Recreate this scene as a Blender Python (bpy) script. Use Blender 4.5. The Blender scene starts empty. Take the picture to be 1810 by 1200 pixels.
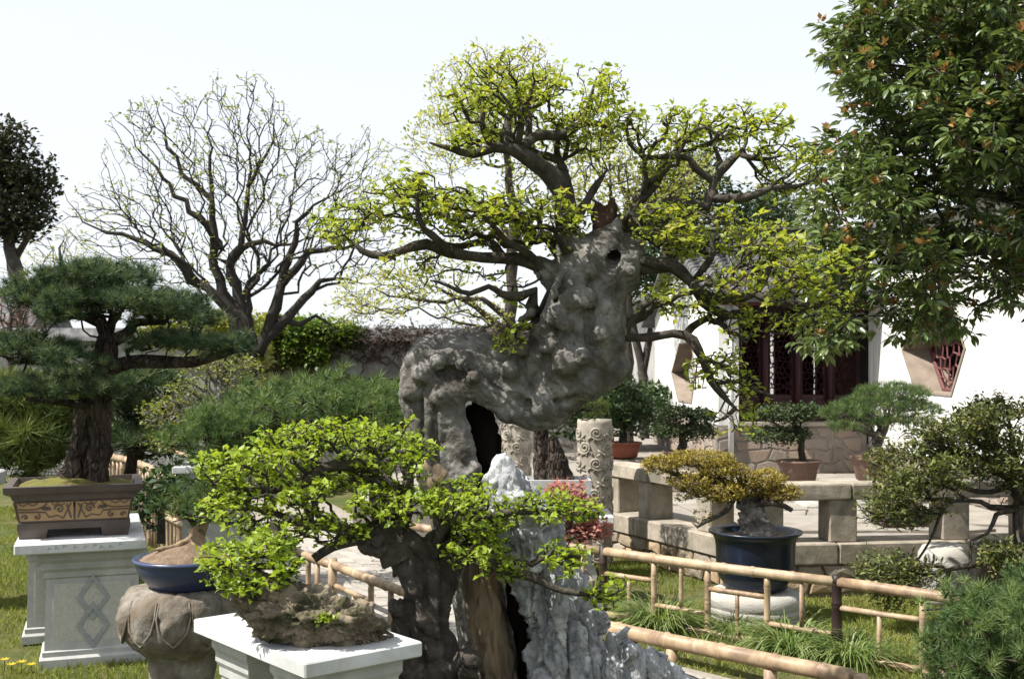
import bpy, bmesh, math, random
import numpy as np
from mathutils import Vector, Matrix

R = math.radians
random.seed(7)
rng = np.random.default_rng(7)
scene = bpy.context.scene
C = scene.collection

# ------------------------------------------------------------------ camera, sky, sun, exposure
F = 2011.0            # focal length in photo pixels (1810 wide)
EYE = 1.6
cam_d = bpy.data.cameras.new('camera')
cam_d.sensor_width = 36.0
cam_d.lens = 36.0 * F / 1810.0
cam_d.shift_y = 50.0 / 1810.0
cam_d.clip_end = 500.0
cam_d.clip_start = 0.05
cam_d.dof.use_dof = True
cam_d.dof.focus_distance = 4.7
cam_d.dof.aperture_fstop = 9.0
cam = bpy.data.objects.new('camera', cam_d)
cam.location = (0, 0, EYE)
cam.rotation_euler = (R(90), 0, 0)
C.objects.link(cam)
scene.camera = cam

SUN_EL, SUN_AZ = R(54), R(-108)       # azimuth from +Y towards +X
world = bpy.data.worlds.new('World')
scene.world = world
world.use_nodes = True
wn = world.node_tree.nodes
wl = world.node_tree.links
sky = wn.new('ShaderNodeTexSky')
sky.sky_type = 'NISHITA'
sky.sun_disc = False
sky.sun_elevation = SUN_EL
sky.sun_rotation = SUN_AZ
sky.air_density = 1.0
sky.dust_density = 1.0
sky.ozone_density = 1.0
hs = wn.new('ShaderNodeHueSaturation')
hs.inputs['Saturation'].default_value = 0.45
wl.new(sky.outputs[0], hs.inputs['Color'])
haze_mix = wn.new('ShaderNodeMix')                # even thin high haze over the whole dome
haze_mix.data_type = 'RGBA'
haze_mix.inputs[0].default_value = 0.78
haze_mix.inputs[7].default_value = (4.5, 4.7, 4.95, 1)
wl.new(hs.outputs[0], haze_mix.inputs[6])
wl.new(haze_mix.outputs[2], wn['Background'].inputs['Color'])
wn['Background'].inputs['Strength'].default_value = 0.115

sun_d = bpy.data.lights.new('sun', 'SUN')
sun_d.energy = 4.8
sun_d.angle = R(0.5)
sun_d.color = (1.0, 0.95, 0.86)
sun = bpy.data.objects.new('sun', sun_d)
sdir = Vector((math.sin(SUN_AZ) * math.cos(SUN_EL), math.cos(SUN_AZ) * math.cos(SUN_EL), math.sin(SUN_EL)))
sun.rotation_euler = sdir.to_track_quat('Z', 'Y').to_euler()
sun.location = (-6, 4, 12)
C.objects.link(sun)

vs = scene.view_settings
vs.view_transform = 'Standard'
vs.look = 'None'
vs.exposure = 0.95
vs.gamma = 1.0
scene.cycles.use_denoising = True
scene.cycles.max_bounces = 6
scene.cycles.transparent_max_bounces = 6
scene.cycles.caustics_reflective = False
scene.cycles.caustics_refractive = False

# ------------------------------------------------------------------ helpers
def P(px, py, d):
    """photo pixel at distance d -> point of the place"""
    return np.array([(px - 905.0) * d / F, d, EYE - (py - 650.0) * d / F])

def Pz(px, d, z):
    return np.array([(px - 905.0) * d / F, d, z])

def S(r, d):
    return r * d / F

def link(o, parent=None):
    C.objects.link(o)
    if parent is not None:
        o.parent = parent
        o.matrix_parent_inverse = Matrix.Translation(-parent.location)
    return o

def tag(o, label=None, cat=None, group=None, kind=None):
    if label: o['label'] = label
    if cat: o['category'] = cat
    if group: o['group'] = group
    if kind: o['kind'] = kind
    return o

def thing(name, label, cat, loc, group=None):
    o = bpy.data.objects.new(name, None)
    o.location = Vector([float(v) for v in loc])
    o.empty_display_size = 0.1
    C.objects.link(o)
    return tag(o, label, cat, group)

def make_mesh(name, verts, faces, mat, smooth=False, rnd=None):
    me = bpy.data.meshes.new(name)
    if isinstance(verts, np.ndarray) and isinstance(faces, np.ndarray):
        nv, nf, k = len(verts), len(faces), faces.shape[1]
        me.vertices.add(nv)
        me.vertices.foreach_set('co', np.ascontiguousarray(verts, dtype=np.float32).ravel())
        me.loops.add(nf * k)
        me.loops.foreach_set('vertex_index', np.ascontiguousarray(faces, dtype=np.int32).ravel())
        me.polygons.add(nf)
        me.polygons.foreach_set('loop_start', np.arange(0, nf * k, k, dtype=np.int32))
        me.update(calc_edges=True)
        me.validate()
    else:
        me.from_pydata([tuple(map(float, v)) for v in verts], [], [tuple(map(int, f)) for f in faces])
        me.update()
    if rnd is not None:
        at = me.attributes.new('rnd', 'FLOAT', 'POINT')
        at.data.foreach_set('value', np.ascontiguousarray(rnd, dtype=np.float32))
    me.materials.append(mat)
    if smooth:
        me.polygons.foreach_set('use_smooth', np.ones(len(me.polygons), dtype=bool))
    return me

def mob(name, verts, faces, mat, parent=None, smooth=False, rnd=None):
    return link(bpy.data.objects.new(name, make_mesh(name, verts, faces, mat, smooth, rnd)), parent)

class MB:
    """collects simple shapes, built as one mesh"""
    def __init__(s):
        s.v, s.f = [], []
    def add(s, v, f):
        n = len(s.v)
        s.v += [np.asarray(p, dtype=float) for p in v]
        s.f += [tuple(i + n for i in q) for q in f]
        return s
    def box(s, c, size, rz=0.0, bev=0.0, jit=0.0):
        bm = bmesh.new()
        bmesh.ops.create_cube(bm, size=1.0)
        for v in bm.verts:
            v.co.x *= size[0]; v.co.y *= size[1]; v.co.z *= size[2]
        if bev > 0:
            bmesh.ops.bevel(bm, geom=bm.edges[:], offset=bev, segments=1, affect='EDGES')
        cs, sn = math.cos(rz), math.sin(rz)
        vs_ = []
        bm.verts.ensure_lookup_table()
        for v in bm.verts:
            x, y, z = v.co
            if jit:
                x += random.uniform(-jit, jit); y += random.uniform(-jit, jit); z += random.uniform(-jit, jit)
            vs_.append((c[0] + x * cs - y * sn, c[1] + x * sn + y * cs, c[2] + z))
        bm.verts.index_update()
        fs = [[v.index for v in f.verts] for f in bm.faces]
        bm.free()
        return s.add(vs_, fs)
    def lathe(s, c, prof, n=40, mod=None, cap=True):
        vs_, fs = [], []
        for i, (r, z) in enumerate(prof):
            for k in range(n):
                a = 2 * math.pi * k / n
                rr = r * (mod(a, i, z) if mod else 1.0)
                vs_.append((c[0] + rr * math.cos(a), c[1] + rr * math.sin(a), c[2] + z))
        for i in range(len(prof) - 1):
            for k in range(n):
                k2 = (k + 1) % n
                fs.append((i * n + k, i * n + k2, (i + 1) * n + k2, (i + 1) * n + k))
        if cap:
            fs.append(tuple(range(n))[::-1])
            fs.append(tuple((len(prof) - 1) * n + k for k in range(n)))
        return s.add(vs_, fs)
    def rect_loft(s, c, prof, rz=0.0, cap=True):
        vs_, fs = [], []
        cs, sn = math.cos(rz), math.sin(rz)
        for hx, hy, z in prof:
            for x, y in ((-hx, -hy), (hx, -hy), (hx, hy), (-hx, hy)):
                vs_.append((c[0] + x * cs - y * sn, c[1] + x * sn + y * cs, c[2] + z))
        for i in range(len(prof) - 1):
            for k in range(4):
                k2 = (k + 1) % 4
                fs.append((i * 4 + k, i * 4 + k2, (i + 1) * 4 + k2, (i + 1) * 4 + k))
        if cap:
            fs.append((3, 2, 1, 0))
            m = (len(prof) - 1) * 4
            fs.append((m, m + 1, m + 2, m + 3))
        return s.add(vs_, fs)
    def tube(s, pts, rads, n=8, cap=True):
        pts = [np.asarray(p, dtype=float) for p in pts]
        vs_, fs = [], []
        up = None
        for i, p in enumerate(pts):
            t = pts[min(i + 1, len(pts) - 1)] - pts[max(i - 1, 0)]
            t = t / (np.linalg.norm(t) + 1e-9)
            if up is None:
                up = np.array([0, 0, 1.0]) if abs(t[2]) < .9 else np.array([1.0, 0, 0])
            u = up - t * np.dot(up, t); u /= np.linalg.norm(u) + 1e-9
            w = np.cross(t, u); up = u
            for k in range(n):
                a = 2 * math.pi * k / n
                vs_.append(p + (u * math.cos(a) + w * math.sin(a)) * rads[i])
        for i in range(len(pts) - 1):
            for k in range(n):
                k2 = (k + 1) % n
                fs.append((i * n + k, i * n + k2, (i + 1) * n + k2, (i + 1) * n + k))
        if cap:
            fs.append(tuple(range(n))[::-1])
            fs.append(tuple((len(pts) - 1) * n + k for k in range(n)))
        return s.add(vs_, fs)
    def prism(s, poly, depth):
        """poly: list of 3-D points, depth: 3-D vector"""
        n = len(poly); d = np.asarray(depth, dtype=float)
        vs_ = [np.asarray(p, dtype=float) for p in poly] + [np.asarray(p, dtype=float) + d for p in poly]
        fs = [tuple(range(n))[::-1], tuple(range(n, 2 * n))]
        for k in range(n):
            k2 = (k + 1) % n
            fs.append((k, k2, n + k2, n + k))
        return s.add(vs_, fs)
    def build(s, name, mat, parent=None, smooth=False):
        o = mob(name, s.v, s.f, mat, parent, smooth)
        bm = bmesh.new(); bm.from_mesh(o.data)
        bmesh.ops.recalc_face_normals(bm, faces=bm.faces[:])
        bm.to_mesh(o.data); bm.free()
        return o

def part_copy(o, parent, loc=None, rot=None):
    c = o.copy()
    C.objects.link(c)
    c.parent = parent
    if loc is not None: c.location = loc
    if rot is not None: c.rotation_euler = rot
    return c

# ---- noise
_LAT = np.random.default_rng(3).random((32, 32, 32)).astype(np.float32)
def vn(p, f=1.0, off=0.0):
    q = np.asarray(p) * f + off
    i = np.floor(q).astype(int); t = q - i; t = t * t * (3 - 2 * t)
    i0 = i & 31; i1 = (i + 1) & 31
    x0, y0, z0 = i0.T; x1, y1, z1 = i1.T; tx, ty, tz = t.T
    L = _LAT
    a = L[x0, y0, z0] * (1 - tx) + L[x1, y0, z0] * tx
    b = L[x0, y1, z0] * (1 - tx) + L[x1, y1, z0] * tx
    c = L[x0, y0, z1] * (1 - tx) + L[x1, y0, z1] * tx
    d = L[x0, y1, z1] * (1 - tx) + L[x1, y1, z1] * tx
    a = a * (1 - ty) + b * ty; c = c * (1 - ty) + d * ty
    return a * (1 - tz) + c * tz

# ---- signed-distance sculpting (gnarled trunks, rocks)
class SDF:
    def __init__(s, lo, hi, h):
        s.lo = np.asarray(lo, float); s.h = h
        s.n = np.ceil((np.asarray(hi, float) - s.lo) / h).astype(int) + 1
        s.f = np.full(tuple(s.n), 1.0, np.float32)
    def _win(s, a, b, m):
        l = np.minimum(a, b) - m; u = np.maximum(a, b) + m
        i0 = np.clip(np.floor((l - s.lo) / s.h).astype(int), 0, s.n - 1)
        i1 = np.clip(np.ceil((u - s.lo) / s.h).astype(int) + 1, 1, s.n)
        sl = tuple(slice(x, y) for x, y in zip(i0, i1))
        g = [s.lo[k] + s.h * np.arange(i0[k], i1[k]) for k in range(3)]
        return sl, np.meshgrid(*g, indexing='ij')
    @staticmethod
    def _smin(a, b, k):
        hh = np.clip(0.5 + 0.5 * (b - a) / k, 0, 1)
        return b * (1 - hh) + a * hh - k * hh * (1 - hh)
    def _cap(s, a, b, ra, rb, k, sq=1.0):
        a = np.asarray(a, float); b = np.asarray(b, float)
        sl, (X, Y, Z) = s._win(a, b, max(ra, rb) * max(1, sq) + 2.5 * k + 2 * s.h)
        ab = b - a; L2 = float(ab @ ab) + 1e-9
        t = np.clip(((X - a[0]) * ab[0] + (Y - a[1]) * ab[1] + (Z - a[2]) * ab[2]) / L2, 0, 1)
        dx = X - a[0] - t * ab[0]; dy = (Y - a[1] - t * ab[1]) / sq; dz = Z - a[2] - t * ab[2]
        return sl, np.sqrt(dx * dx + dy * dy + dz * dz) - (ra + t * (rb - ra))
    def cap(s, a, b, ra, rb, k=0.03, sq=1.0):
        sl, d = s._cap(a, b, ra, rb, k, sq)
        s.f[sl] = s._smin(s.f[sl], d, k)
    def cut(s, a, b, ra, rb, k=0.02, sq=1.0):
        sl, d = s._cap(a, b, ra, rb, k, sq)
        s.f[sl] = -s._smin(-s.f[sl], d, k)
    def chain(s, pts, rads, k=0.03, sq=1.0):
        for i in range(len(pts) - 1):
            s.cap(pts[i], pts[i + 1], rads[i], rads[i + 1], k, sq)
    def mesh(s):
        f = s.f
        ins = f < 0
        n = s.n
        acc = np.zeros(tuple(n - 1) + (3,), np.float32); cnt = np.zeros(tuple(n - 1), np.float32)
        cor = [(i, j, k) for i in (0, 1) for j in (0, 1) for k in (0, 1)]
        def sub(arr, c):
            return arr[c[0]:n[0] - 1 + c[0], c[1]:n[1] - 1 + c[1], c[2]:n[2] - 1 + c[2]]
        for c in cor:
            for ax in range(3):
                if c[ax] == 0:
                    e = list(c); e[ax] = 1
                    fa, fb = sub(f, c), sub(f, e)
                    m = sub(ins, c) != sub(ins, e)
                    idx = np.nonzero(m)
                    t = fa[idx] / (fa[idx] - fb[idx])
                    pt = np.tile(np.array(c, np.float32), (len(t), 1)); pt[:, ax] = t
                    acc[idx] += pt; cnt[idx] += 1
        act = cnt > 0
        ids = np.full(act.shape, -1, np.int64)
        ii = np.argwhere(act)
        ids[act] = np.arange(len(ii))
        V = s.lo + s.h * (ii + acc[act] / cnt[act][:, None])
        faces = []
        for ax in range(3):
            o1, o2 = [(1, 2), (2, 0), (0, 1)][ax]
            sl0 = [slice(1, -1)] * 3; sl1 = [slice(1, -1)] * 3
            sl0[ax] = slice(0, n[ax] - 1); sl1[ax] = slice(1, n[ax])
            a, b = ins[tuple(sl0)], ins[tuple(sl1)]
            for flip in (0, 1):
                m = (a & ~b) if not flip else (~a & b)
                e = np.argwhere(m)
                if not len(e): continue
                e = e.copy(); e[:, o1] += 1; e[:, o2] += 1
                def cid(d1, d2):
                    q = e.copy(); q[:, o1] += d1; q[:, o2] += d2
                    return ids[q[:, 0], q[:, 1], q[:, 2]]
                q = np.stack([cid(-1, -1), cid(0, -1), cid(0, 0), cid(-1, 0)], 1)
                if flip: q = q[:, ::-1]
                faces.append(q)
        Fc = np.concatenate(faces)
        Fc = Fc[(Fc >= 0).all(1)]
        return V, Fc

def vnormals(V, Fc):
    n = np.cross(V[Fc[:, 2]] - V[Fc[:, 0]], V[Fc[:, 3]] - V[Fc[:, 1]])
    N = np.zeros_like(V)
    for k in range(4):
        np.add.at(N, Fc[:, k], n)
    return N / (np.linalg.norm(N, axis=1, keepdims=True) + 1e-12)

# ---- materials
def nd(nt, t, **kw):
    n = nt.nodes.new(t)
    for k, v in kw.items(): setattr(n, k, v)
    return n

def ramp(nt, fac, stops):
    r = nd(nt, 'ShaderNodeValToRGB')
    el = r.color_ramp.elements
    while len(el) > 1: el.remove(el[0])
    el[0].position = stops[0][0]; el[0].color = (*stops[0][1], 1)
    for p, c in stops[1:]:
        e = el.new(p); e.color = (*c, 1)
    nt.links.new(fac, r.inputs['Fac'])
    return r.outputs['Color']

def noise(nt, co, scale, detail=6, rough=.6, dist=0.0):
    n = nd(nt, 'ShaderNodeTexNoise')
    n.inputs['Scale'].default_value = scale; n.inputs['Detail'].default_value = detail
    n.inputs['Roughness'].default_value = rough; n.inputs['Distortion'].default_value = dist
    nt.links.new(co, n.inputs['Vector'])
    return n.outputs['Fac']

def mix(nt, fac, a, b, mode='MIX'):
    m = nd(nt, 'ShaderNodeMix', data_type='RGBA', blend_type=mode)
    for s_, v in ((0, fac), (6, a), (7, b)):
        if hasattr(v, 'is_linked'): nt.links.new(v, m.inputs[s_])
        elif s_ == 0: m.inputs[0].default_value = v
        else: m.inputs[s_].default_value = (*v, 1)
    return m.outputs[2]

def surf(name, stops, scale=8.0, rough=.8, bump=.3, bscale=40.0, bdist=.01, stain=None, sscale=1.5, stretch=(1, 1, 1),
         rand=None, spec=.3, coat=0.0, vor=0.0, vscale=20.0, detail=8, wave=0.0, wscale=10.0):
    """stone / wood / plaster: noise colour + stains + relief"""
    m = bpy.data.materials.new(name); m.use_nodes = True
    nt = m.node_tree; b = nt.nodes['Principled BSDF']
    tc = nd(nt, 'ShaderNodeTexCoord'); mp = nd(nt, 'ShaderNodeMapping')
    mp.inputs['Scale'].default_value = stretch
    nt.links.new(tc.outputs['Object'], mp.inputs['Vector'])
    co = mp.outputs['Vector']
    col = ramp(nt, noise(nt, co, scale, detail, .65), stops)
    if stain:
        f = ramp(nt, noise(nt, co, sscale, 5, .6, .4), [(.44, (0, 0, 0)), (.64, (1, 1, 1))])
        col = mix(nt, f, col, stain)
    if rand:
        oi = nd(nt, 'ShaderNodeObjectInfo')
        col = mix(nt, rand[0], col, ramp(nt, oi.outputs['Random'], rand[1]))
    nt.links.new(col, b.inputs['Base Color'])
    b.inputs['Roughness'].default_value = rough
    b.inputs['Specular IOR Level'].default_value = spec
    b.inputs['Coat Weight'].default_value = coat
    h = noise(nt, co, bscale, 8, .65)
    if vor:
        v = nd(nt, 'ShaderNodeTexVoronoi', feature='DISTANCE_TO_EDGE')
        v.inputs['Scale'].default_value = vscale
        wq = nd(nt, 'ShaderNodeTexNoise'); wq.inputs['Scale'].default_value = vscale * .7
        nt.links.new(co, wq.inputs['Vector'])
        ad = nd(nt, 'ShaderNodeVectorMath', operation='MULTIPLY_ADD')
        nt.links.new(wq.outputs['Color'], ad.inputs[0]); ad.inputs[1].default_value = (1.4 / vscale,) * 3
        nt.links.new(co, ad.inputs[2]); nt.links.new(ad.outputs[0], v.inputs['Vector'])
        mm = nd(nt, 'ShaderNodeMath', operation='MULTIPLY_ADD')
        cl = nd(nt, 'ShaderNodeMath', operation='MINIMUM'); cl.inputs[1].default_value = .25
        nt.links.new(v.outputs['Distance'], cl.inputs[0])
        nt.links.new(cl.outputs[0], mm.inputs[0]); mm.inputs[1].default_value = vor * 4
        nt.links.new(h, mm.inputs[2]); h = mm.outputs[0]
    if wave:
        wv = nd(nt, 'ShaderNodeTexWave', wave_type='BANDS', bands_direction='DIAGONAL')
        wv.inputs['Scale'].default_value = wscale; wv.inputs['Distortion'].default_value = 9.0
        wv.inputs['Detail'].default_value = 4.0; wv.inputs['Detail Scale'].default_value = .9
        nt.links.new(co, wv.inputs['Vector'])
        mw = nd(nt, 'ShaderNodeMath', operation='MULTIPLY_ADD')
        nt.links.new(wv.outputs['Fac'], mw.inputs[0]); mw.inputs[1].default_value = wave
        nt.links.new(h, mw.inputs[2]); h = mw.outputs[0]
    bp = nd(nt, 'ShaderNodeBump')
    bp.inputs['Strength'].default_value = bump; bp.inputs['Distance'].default_value = bdist
    nt.links.new(h, bp.inputs['Height']); nt.links.new(bp.outputs[0], b.inputs['Normal'])
    return m

def leafmat(name, stops, trans=.4, rough=.45, spec=.4, tint=(1.2, 1.15, .6)):
    m = bpy.data.materials.new(name); m.use_nodes = True
    nt = m.node_tree; b = nt.nodes['Principled BSDF']; out = nt.nodes['Material Output']
    at = nd(nt, 'ShaderNodeAttribute', attribute_name='rnd')
    col = ramp(nt, at.outputs['Fac'], stops)
    nt.links.new(col, b.inputs['Base Color'])
    b.inputs['Roughness'].default_value = rough
    b.inputs['Specular IOR Level'].default_value = spec
    tr = nd(nt, 'ShaderNodeBsdfTranslucent')
    nt.links.new(mix(nt, 1.0, col, tint, 'MULTIPLY'), tr.inputs['Color'])
    mx = nd(nt, 'ShaderNodeMixShader'); mx.inputs[0].default_value = trans
    nt.links.new(b.outputs[0], mx.inputs[1]); nt.links.new(tr.outputs[0], mx.inputs[2])
    nt.links.new(mx.outputs[0], out.inputs['Surface'])
    return m

def streaky(name, base, dark, zs=.35, xs=14):
    """lime plaster with rain streaks"""
    return surf(name, [(.35, dark), (.62, base)], scale=1.0, rough=.9, bump=.12, bscale=30, bdist=.004,
                stretch=(xs, xs, zs * 4), spec=.2)

M = {}
M['white_wall'] = streaky('lime_plaster', (.80, .80, .78), (.50, .50, .485))
M['old_wall'] = surf('weathered_plaster', [(.3, (.2, .195, .19)), (.5, (.36, .35, .345)), (.72, (.5, .49, .48))], scale=3, rough=.95,
                     bump=.3, bscale=20, stain=(.15, .14, .135), sscale=2.2)
M['dead_vine'] = surf('dead_creeper', [(.3, (.035, .024, .019)), (.7, (.085, .055, .042))], scale=6, bump=.3)
M['bark_grey'] = surf('gnarled_grey_bark', [(.28, (.046, .043, .04)), (.42, (.115, .109, .102)), (.55, (.19, .182, .172)), (.70, (.33, .32, .305))],
                      scale=9, rough=.85, bump=.85, bscale=55, bdist=.012, wave=.55, wscale=9, stain=(.075, .066, .056), sscale=4, spec=.2, detail=10)
M['bark_dark'] = surf('dark_damp_bark', [(.3, (.026, .022, .019)), (.55, (.065, .056, .048)), (.75, (.13, .115, .10))], scale=9, rough=.75,
                      bump=.8, bscale=30, bdist=.014, spec=.3)
M['bark_far'] = surf('dark_far_bark', [(.3, (.012, .010, .009)), (.7, (.045, .039, .034))], scale=6, rough=.9, bump=.5, bscale=20)
M['bark_twig'] = surf('twig_bark', [(.3, (.022, .019, .016)), (.6, (.075, .065, .054)), (.75, (.15, .135, .115))], scale=24, rough=.9, bump=1.0, bscale=70, bdist=.008, spec=.2)
M['bark_pine'] = surf('furrowed_pine_bark', [(.3, (.026, .02, .017)), (.55, (.075, .06, .05)), (.78, (.15, .125, .105))], scale=14, rough=.95,
                      bump=1.0, bscale=22, bdist=.03, vor=1.0, vscale=26, stretch=(1, 1, .4), spec=.1)
M['wood_pale'] = surf('bare_pale_wood', [(.3, (.17, .12, .075)), (.5, (.30, .225, .15)), (.7, (.38, .31, .22))], scale=5, rough=.85, bump=.9,
                      bscale=26, bdist=.012, stretch=(1, 1, .3), stain=(.10, .085, .068), sscale=7, spec=.15)
M['wood_rot'] = surf('rotten_brown_wood', [(.3, (.012, .008, .006)), (.7, (.075, .042, .028))], scale=16, rough=.95, bump=1, bscale=40, bdist=.02, stretch=(1, 1, .3))
M['hollow_shade'] = surf('painted_hollow_shade', [(.3, (.006, .005, .0045)), (.7, (.016, .013, .011))], scale=16, rough=1, bump=1, bscale=40, bdist=.02, stretch=(1, 1, .3), spec=.05)  # deep shade of the trunk hollows put into a near-black colour
M['limestone'] = surf('blue_grey_limestone', [(.30, (.09, .095, .105)), (.42, (.24, .25, .27)), (.54, (.38, .39, .405)), (.66, (.60, .60, .61))],
                      scale=14, rough=1.0, bump=.7, bscale=55, bdist=.012, vor=.35, vscale=30, stain=(.27, .275, .285), sscale=11, stretch=(1, 1, .6), spec=.03)
M['rock_brown'] = surf('brown_mossy_rock', [(.3, (.08, .062, .045)), (.5, (.21, .168, .122)), (.72, (.36, .30, .225))], scale=12, rough=.95, bump=1,
                       bscale=34, bdist=.015, stain=(.06, .06, .03), sscale=9)
M['marble'] = surf('white_marble', [(.3, (.50, .515, .53)), (.7, (.64, .645, .65))], scale=6, rough=.6, bump=.15, bscale=60, bdist=.003,
                   stain=(.36, .365, .355), sscale=3, spec=.4)
M['pedestal'] = surf('pale_dressed_stone', [(.3, (.36, .365, .365)), (.7, (.50, .495, .475))], scale=10, rough=.85, bump=.35, bscale=90, bdist=.004,
                     stain=(.30, .31, .30), sscale=3)
M['pedestal_pick'] = surf('pecked_stone_face', [(.3, (.40, .385, .355)), (.7, (.54, .52, .48))], scale=60, rough=.95, bump=.8, bscale=130, bdist=.005)
M['pedestal_line'] = surf('smooth_grey_inlay', [(.3, (.25, .27, .285)), (.7, (.33, .345, .36))], scale=30, rough=.8, bump=.2, bscale=90, bdist=.003)
M['stone_lotus'] = surf('weathered_brown_stone', [(.28, (.07, .06, .052)), (.46, (.16, .142, .122)), (.62, (.27, .245, .215)), (.76, (.40, .375, .34))],
                        scale=9, rough=.95, bump=.8, bscale=50, bdist=.008, stain=(.13, .105, .08), sscale=5)
M['stone_rail'] = surf('granite_rail', [(.3, (.22, .185, .15)), (.5, (.33, .285, .235)), (.72, (.44, .395, .335))], scale=14, rough=.95, bump=.6, bscale=70,
                       bdist=.006, stain=(.16, .15, .115), sscale=4, rand=(.25, [(0, (.2, .18, .14)), (1, (.42, .37, .31))]))
M['rubble'] = surf('rubble_stone', [(.3, (.17, .14, .11)), (.55, (.33, .27, .2)), (.75, (.42, .37, .3))], scale=9, rough=.95, bump=.8, bscale=40, bdist=.012,
                   rand=(.55, [(0, (.15, .13, .11)), (.35, (.33, .25, .17)), (.6, (.42, .28, .15)), (.8, (.3, .28, .25)), (1, (.24, .2, .17))]))
M['plinth'] = surf('plinth_stone', [(.3, (.16, .13, .11)), (.55, (.26, .22, .19)), (.75, (.34, .30, .265))], scale=6, rough=.95, bump=.6, bscale=30, bdist=.012,
                   rand=(.5, [(0, (.17, .15, .13)), (.4, (.30, .25, .21)), (.75, (.28, .19, .14)), (1, (.34, .30, .265))]))
M['mortar'] = surf('lime_mortar', [(.3, (.2, .18, .16)), (.7, (.31, .28, .25))], scale=14, rough=1, bump=.6, bscale=60)
M['flag'] = surf('flagstone', [(.3, (.19, .172, .15)), (.55, (.28, .258, .23)), (.75, (.36, .335, .30))], scale=5, rough=.9, bump=.5, bscale=30, bdist=.006,
                 rand=(.3, [(0, (.19, .17, .15)), (1, (.34, .31, .275))]))
M['path_stone'] = surf('path_stone', [(.3, (.24, .22, .195)), (.7, (.38, .355, .325))], scale=16, rough=.9, bump=.6, bscale=60, bdist=.005,
                       rand=(.35, [(0, (.2, .18, .16)), (1, (.40, .375, .345))]))
M['sand'] = surf('sandy_joint', [(.3, (.19, .17, .14)), (.7, (.30, .275, .235))], scale=30, rough=1, bump=.5, bscale=120, bdist=.006)
M['soil'] = surf('dry_soil', [(.3, (.10, .07, .048)), (.7, (.25, .18, .125))], scale=26, rough=1, bump=1, bscale=60, bdist=.012)
M['moss_soil'] = surf('mossy_soil', [(.35, (.09, .066, .035)), (.5, (.13, .12, .03)), (.7, (.14, .15, .03))], scale=12, rough=1, bump=1, bscale=80, bdist=.01)
M['grass_ground'] = surf('lawn', [(.3, (.07, .078, .022)), (.5, (.12, .125, .04)), (.72, (.19, .16, .075))], scale=5, rough=1, bump=1, bscale=160, bdist=.02,
                         stain=(.07, .10, .022), sscale=1.3)
M['brown_glaze'] = surf('brown_stoneware', [(.3, (.055, .04, .035)), (.7, (.10, .078, .068))], scale=6, rough=.45, bump=.1, bscale=60, spec=.4)
M['tan_glaze'] = surf('tan_relief_clay', [(.3, (.26, .165, .08)), (.7, (.37, .25, .135))], scale=12, rough=.7, bump=.4, bscale=70, bdist=.004)
M['blue_glaze'] = surf('blue_glaze', [(.3, (.024, .036, .085)), (.6, (.042, .06, .135)), (.8, (.10, .12, .21))], scale=5, rough=.3, bump=.08, bscale=40, spec=.5,
                       stain=(.035, .04, .06), sscale=4)
M['navy_glaze'] = surf('navy_glaze', [(.35, (.004, .006, .013)), (.6, (.007, .013, .034)), (.8, (.022, .032, .058))], scale=5, rough=.3, bump=.1, bscale=30, spec=.5,
                       stain=(.012, .013, .016), sscale=3, stretch=(1, 1, .4))
M['red_clay'] = surf('red_clay', [(.3, (.20, .065, .04)), (.7, (.30, .10, .065))], scale=8, rough=.7, bump=.2, bscale=60)
M['brown_clay'] = surf('brown_clay', [(.3, (.12, .07, .055)), (.7, (.19, .12, .095))], scale=8, rough=.7, bump=.2, bscale=60)
M['purple_clay'] = surf('purple_clay', [(.3, (.055, .038, .038)), (.7, (.10, .072, .07))], scale=8, rough=.55, bump=.15, bscale=50)
M['pot_grey'] = surf('grey_stone_trough', [(.3, (.36, .37, .38)), (.7, (.46, .47, .48))], scale=9, rough=.85, bump=.2, bscale=70)
M['column'] = surf('carved_limestone', [(.3, (.30, .265, .22)), (.7, (.46, .42, .36))], scale=9, rough=.95, bump=.5, bscale=80, bdist=.006,
                   stain=(.24, .215, .18), sscale=3)
M['red_wood'] = surf('dark_red_lacquer', [(.3, (.018, .004, .007)), (.7, (.04, .009, .013))], scale=8, rough=.5, bump=.15, bscale=60, stretch=(1, 1, .2))
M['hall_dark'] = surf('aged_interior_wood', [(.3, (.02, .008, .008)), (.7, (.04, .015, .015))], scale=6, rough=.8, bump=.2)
M['red_frame'] = surf('faded_red_lattice', [(.3, (.10, .035, .036)), (.7, (.16, .06, .06))], scale=8, rough=.7, bump=.2)
M['reveal'] = surf('brick_reveal', [(.3, (.20, .16, .13)), (.7, (.32, .265, .22))], scale=6, rough=.9, bump=.3)
M['tile'] = surf('grey_clay_tile', [(.3, (.045, .045, .05)), (.7, (.10, .10, .105))], scale=14, rough=.9, bump=.4, bscale=60, stain=(.15, .15, .15), sscale=5)
M['pipe'] = surf('white_pipe', [(.3, (.60, .62, .65)), (.7, (.72, .73, .75))], scale=8, rough=.5, bump=.05)
M['paint_char'] = surf('black_ink', [(.3, (.10, .11, .12)), (.7, (.16, .17, .18))], scale=40)

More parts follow.
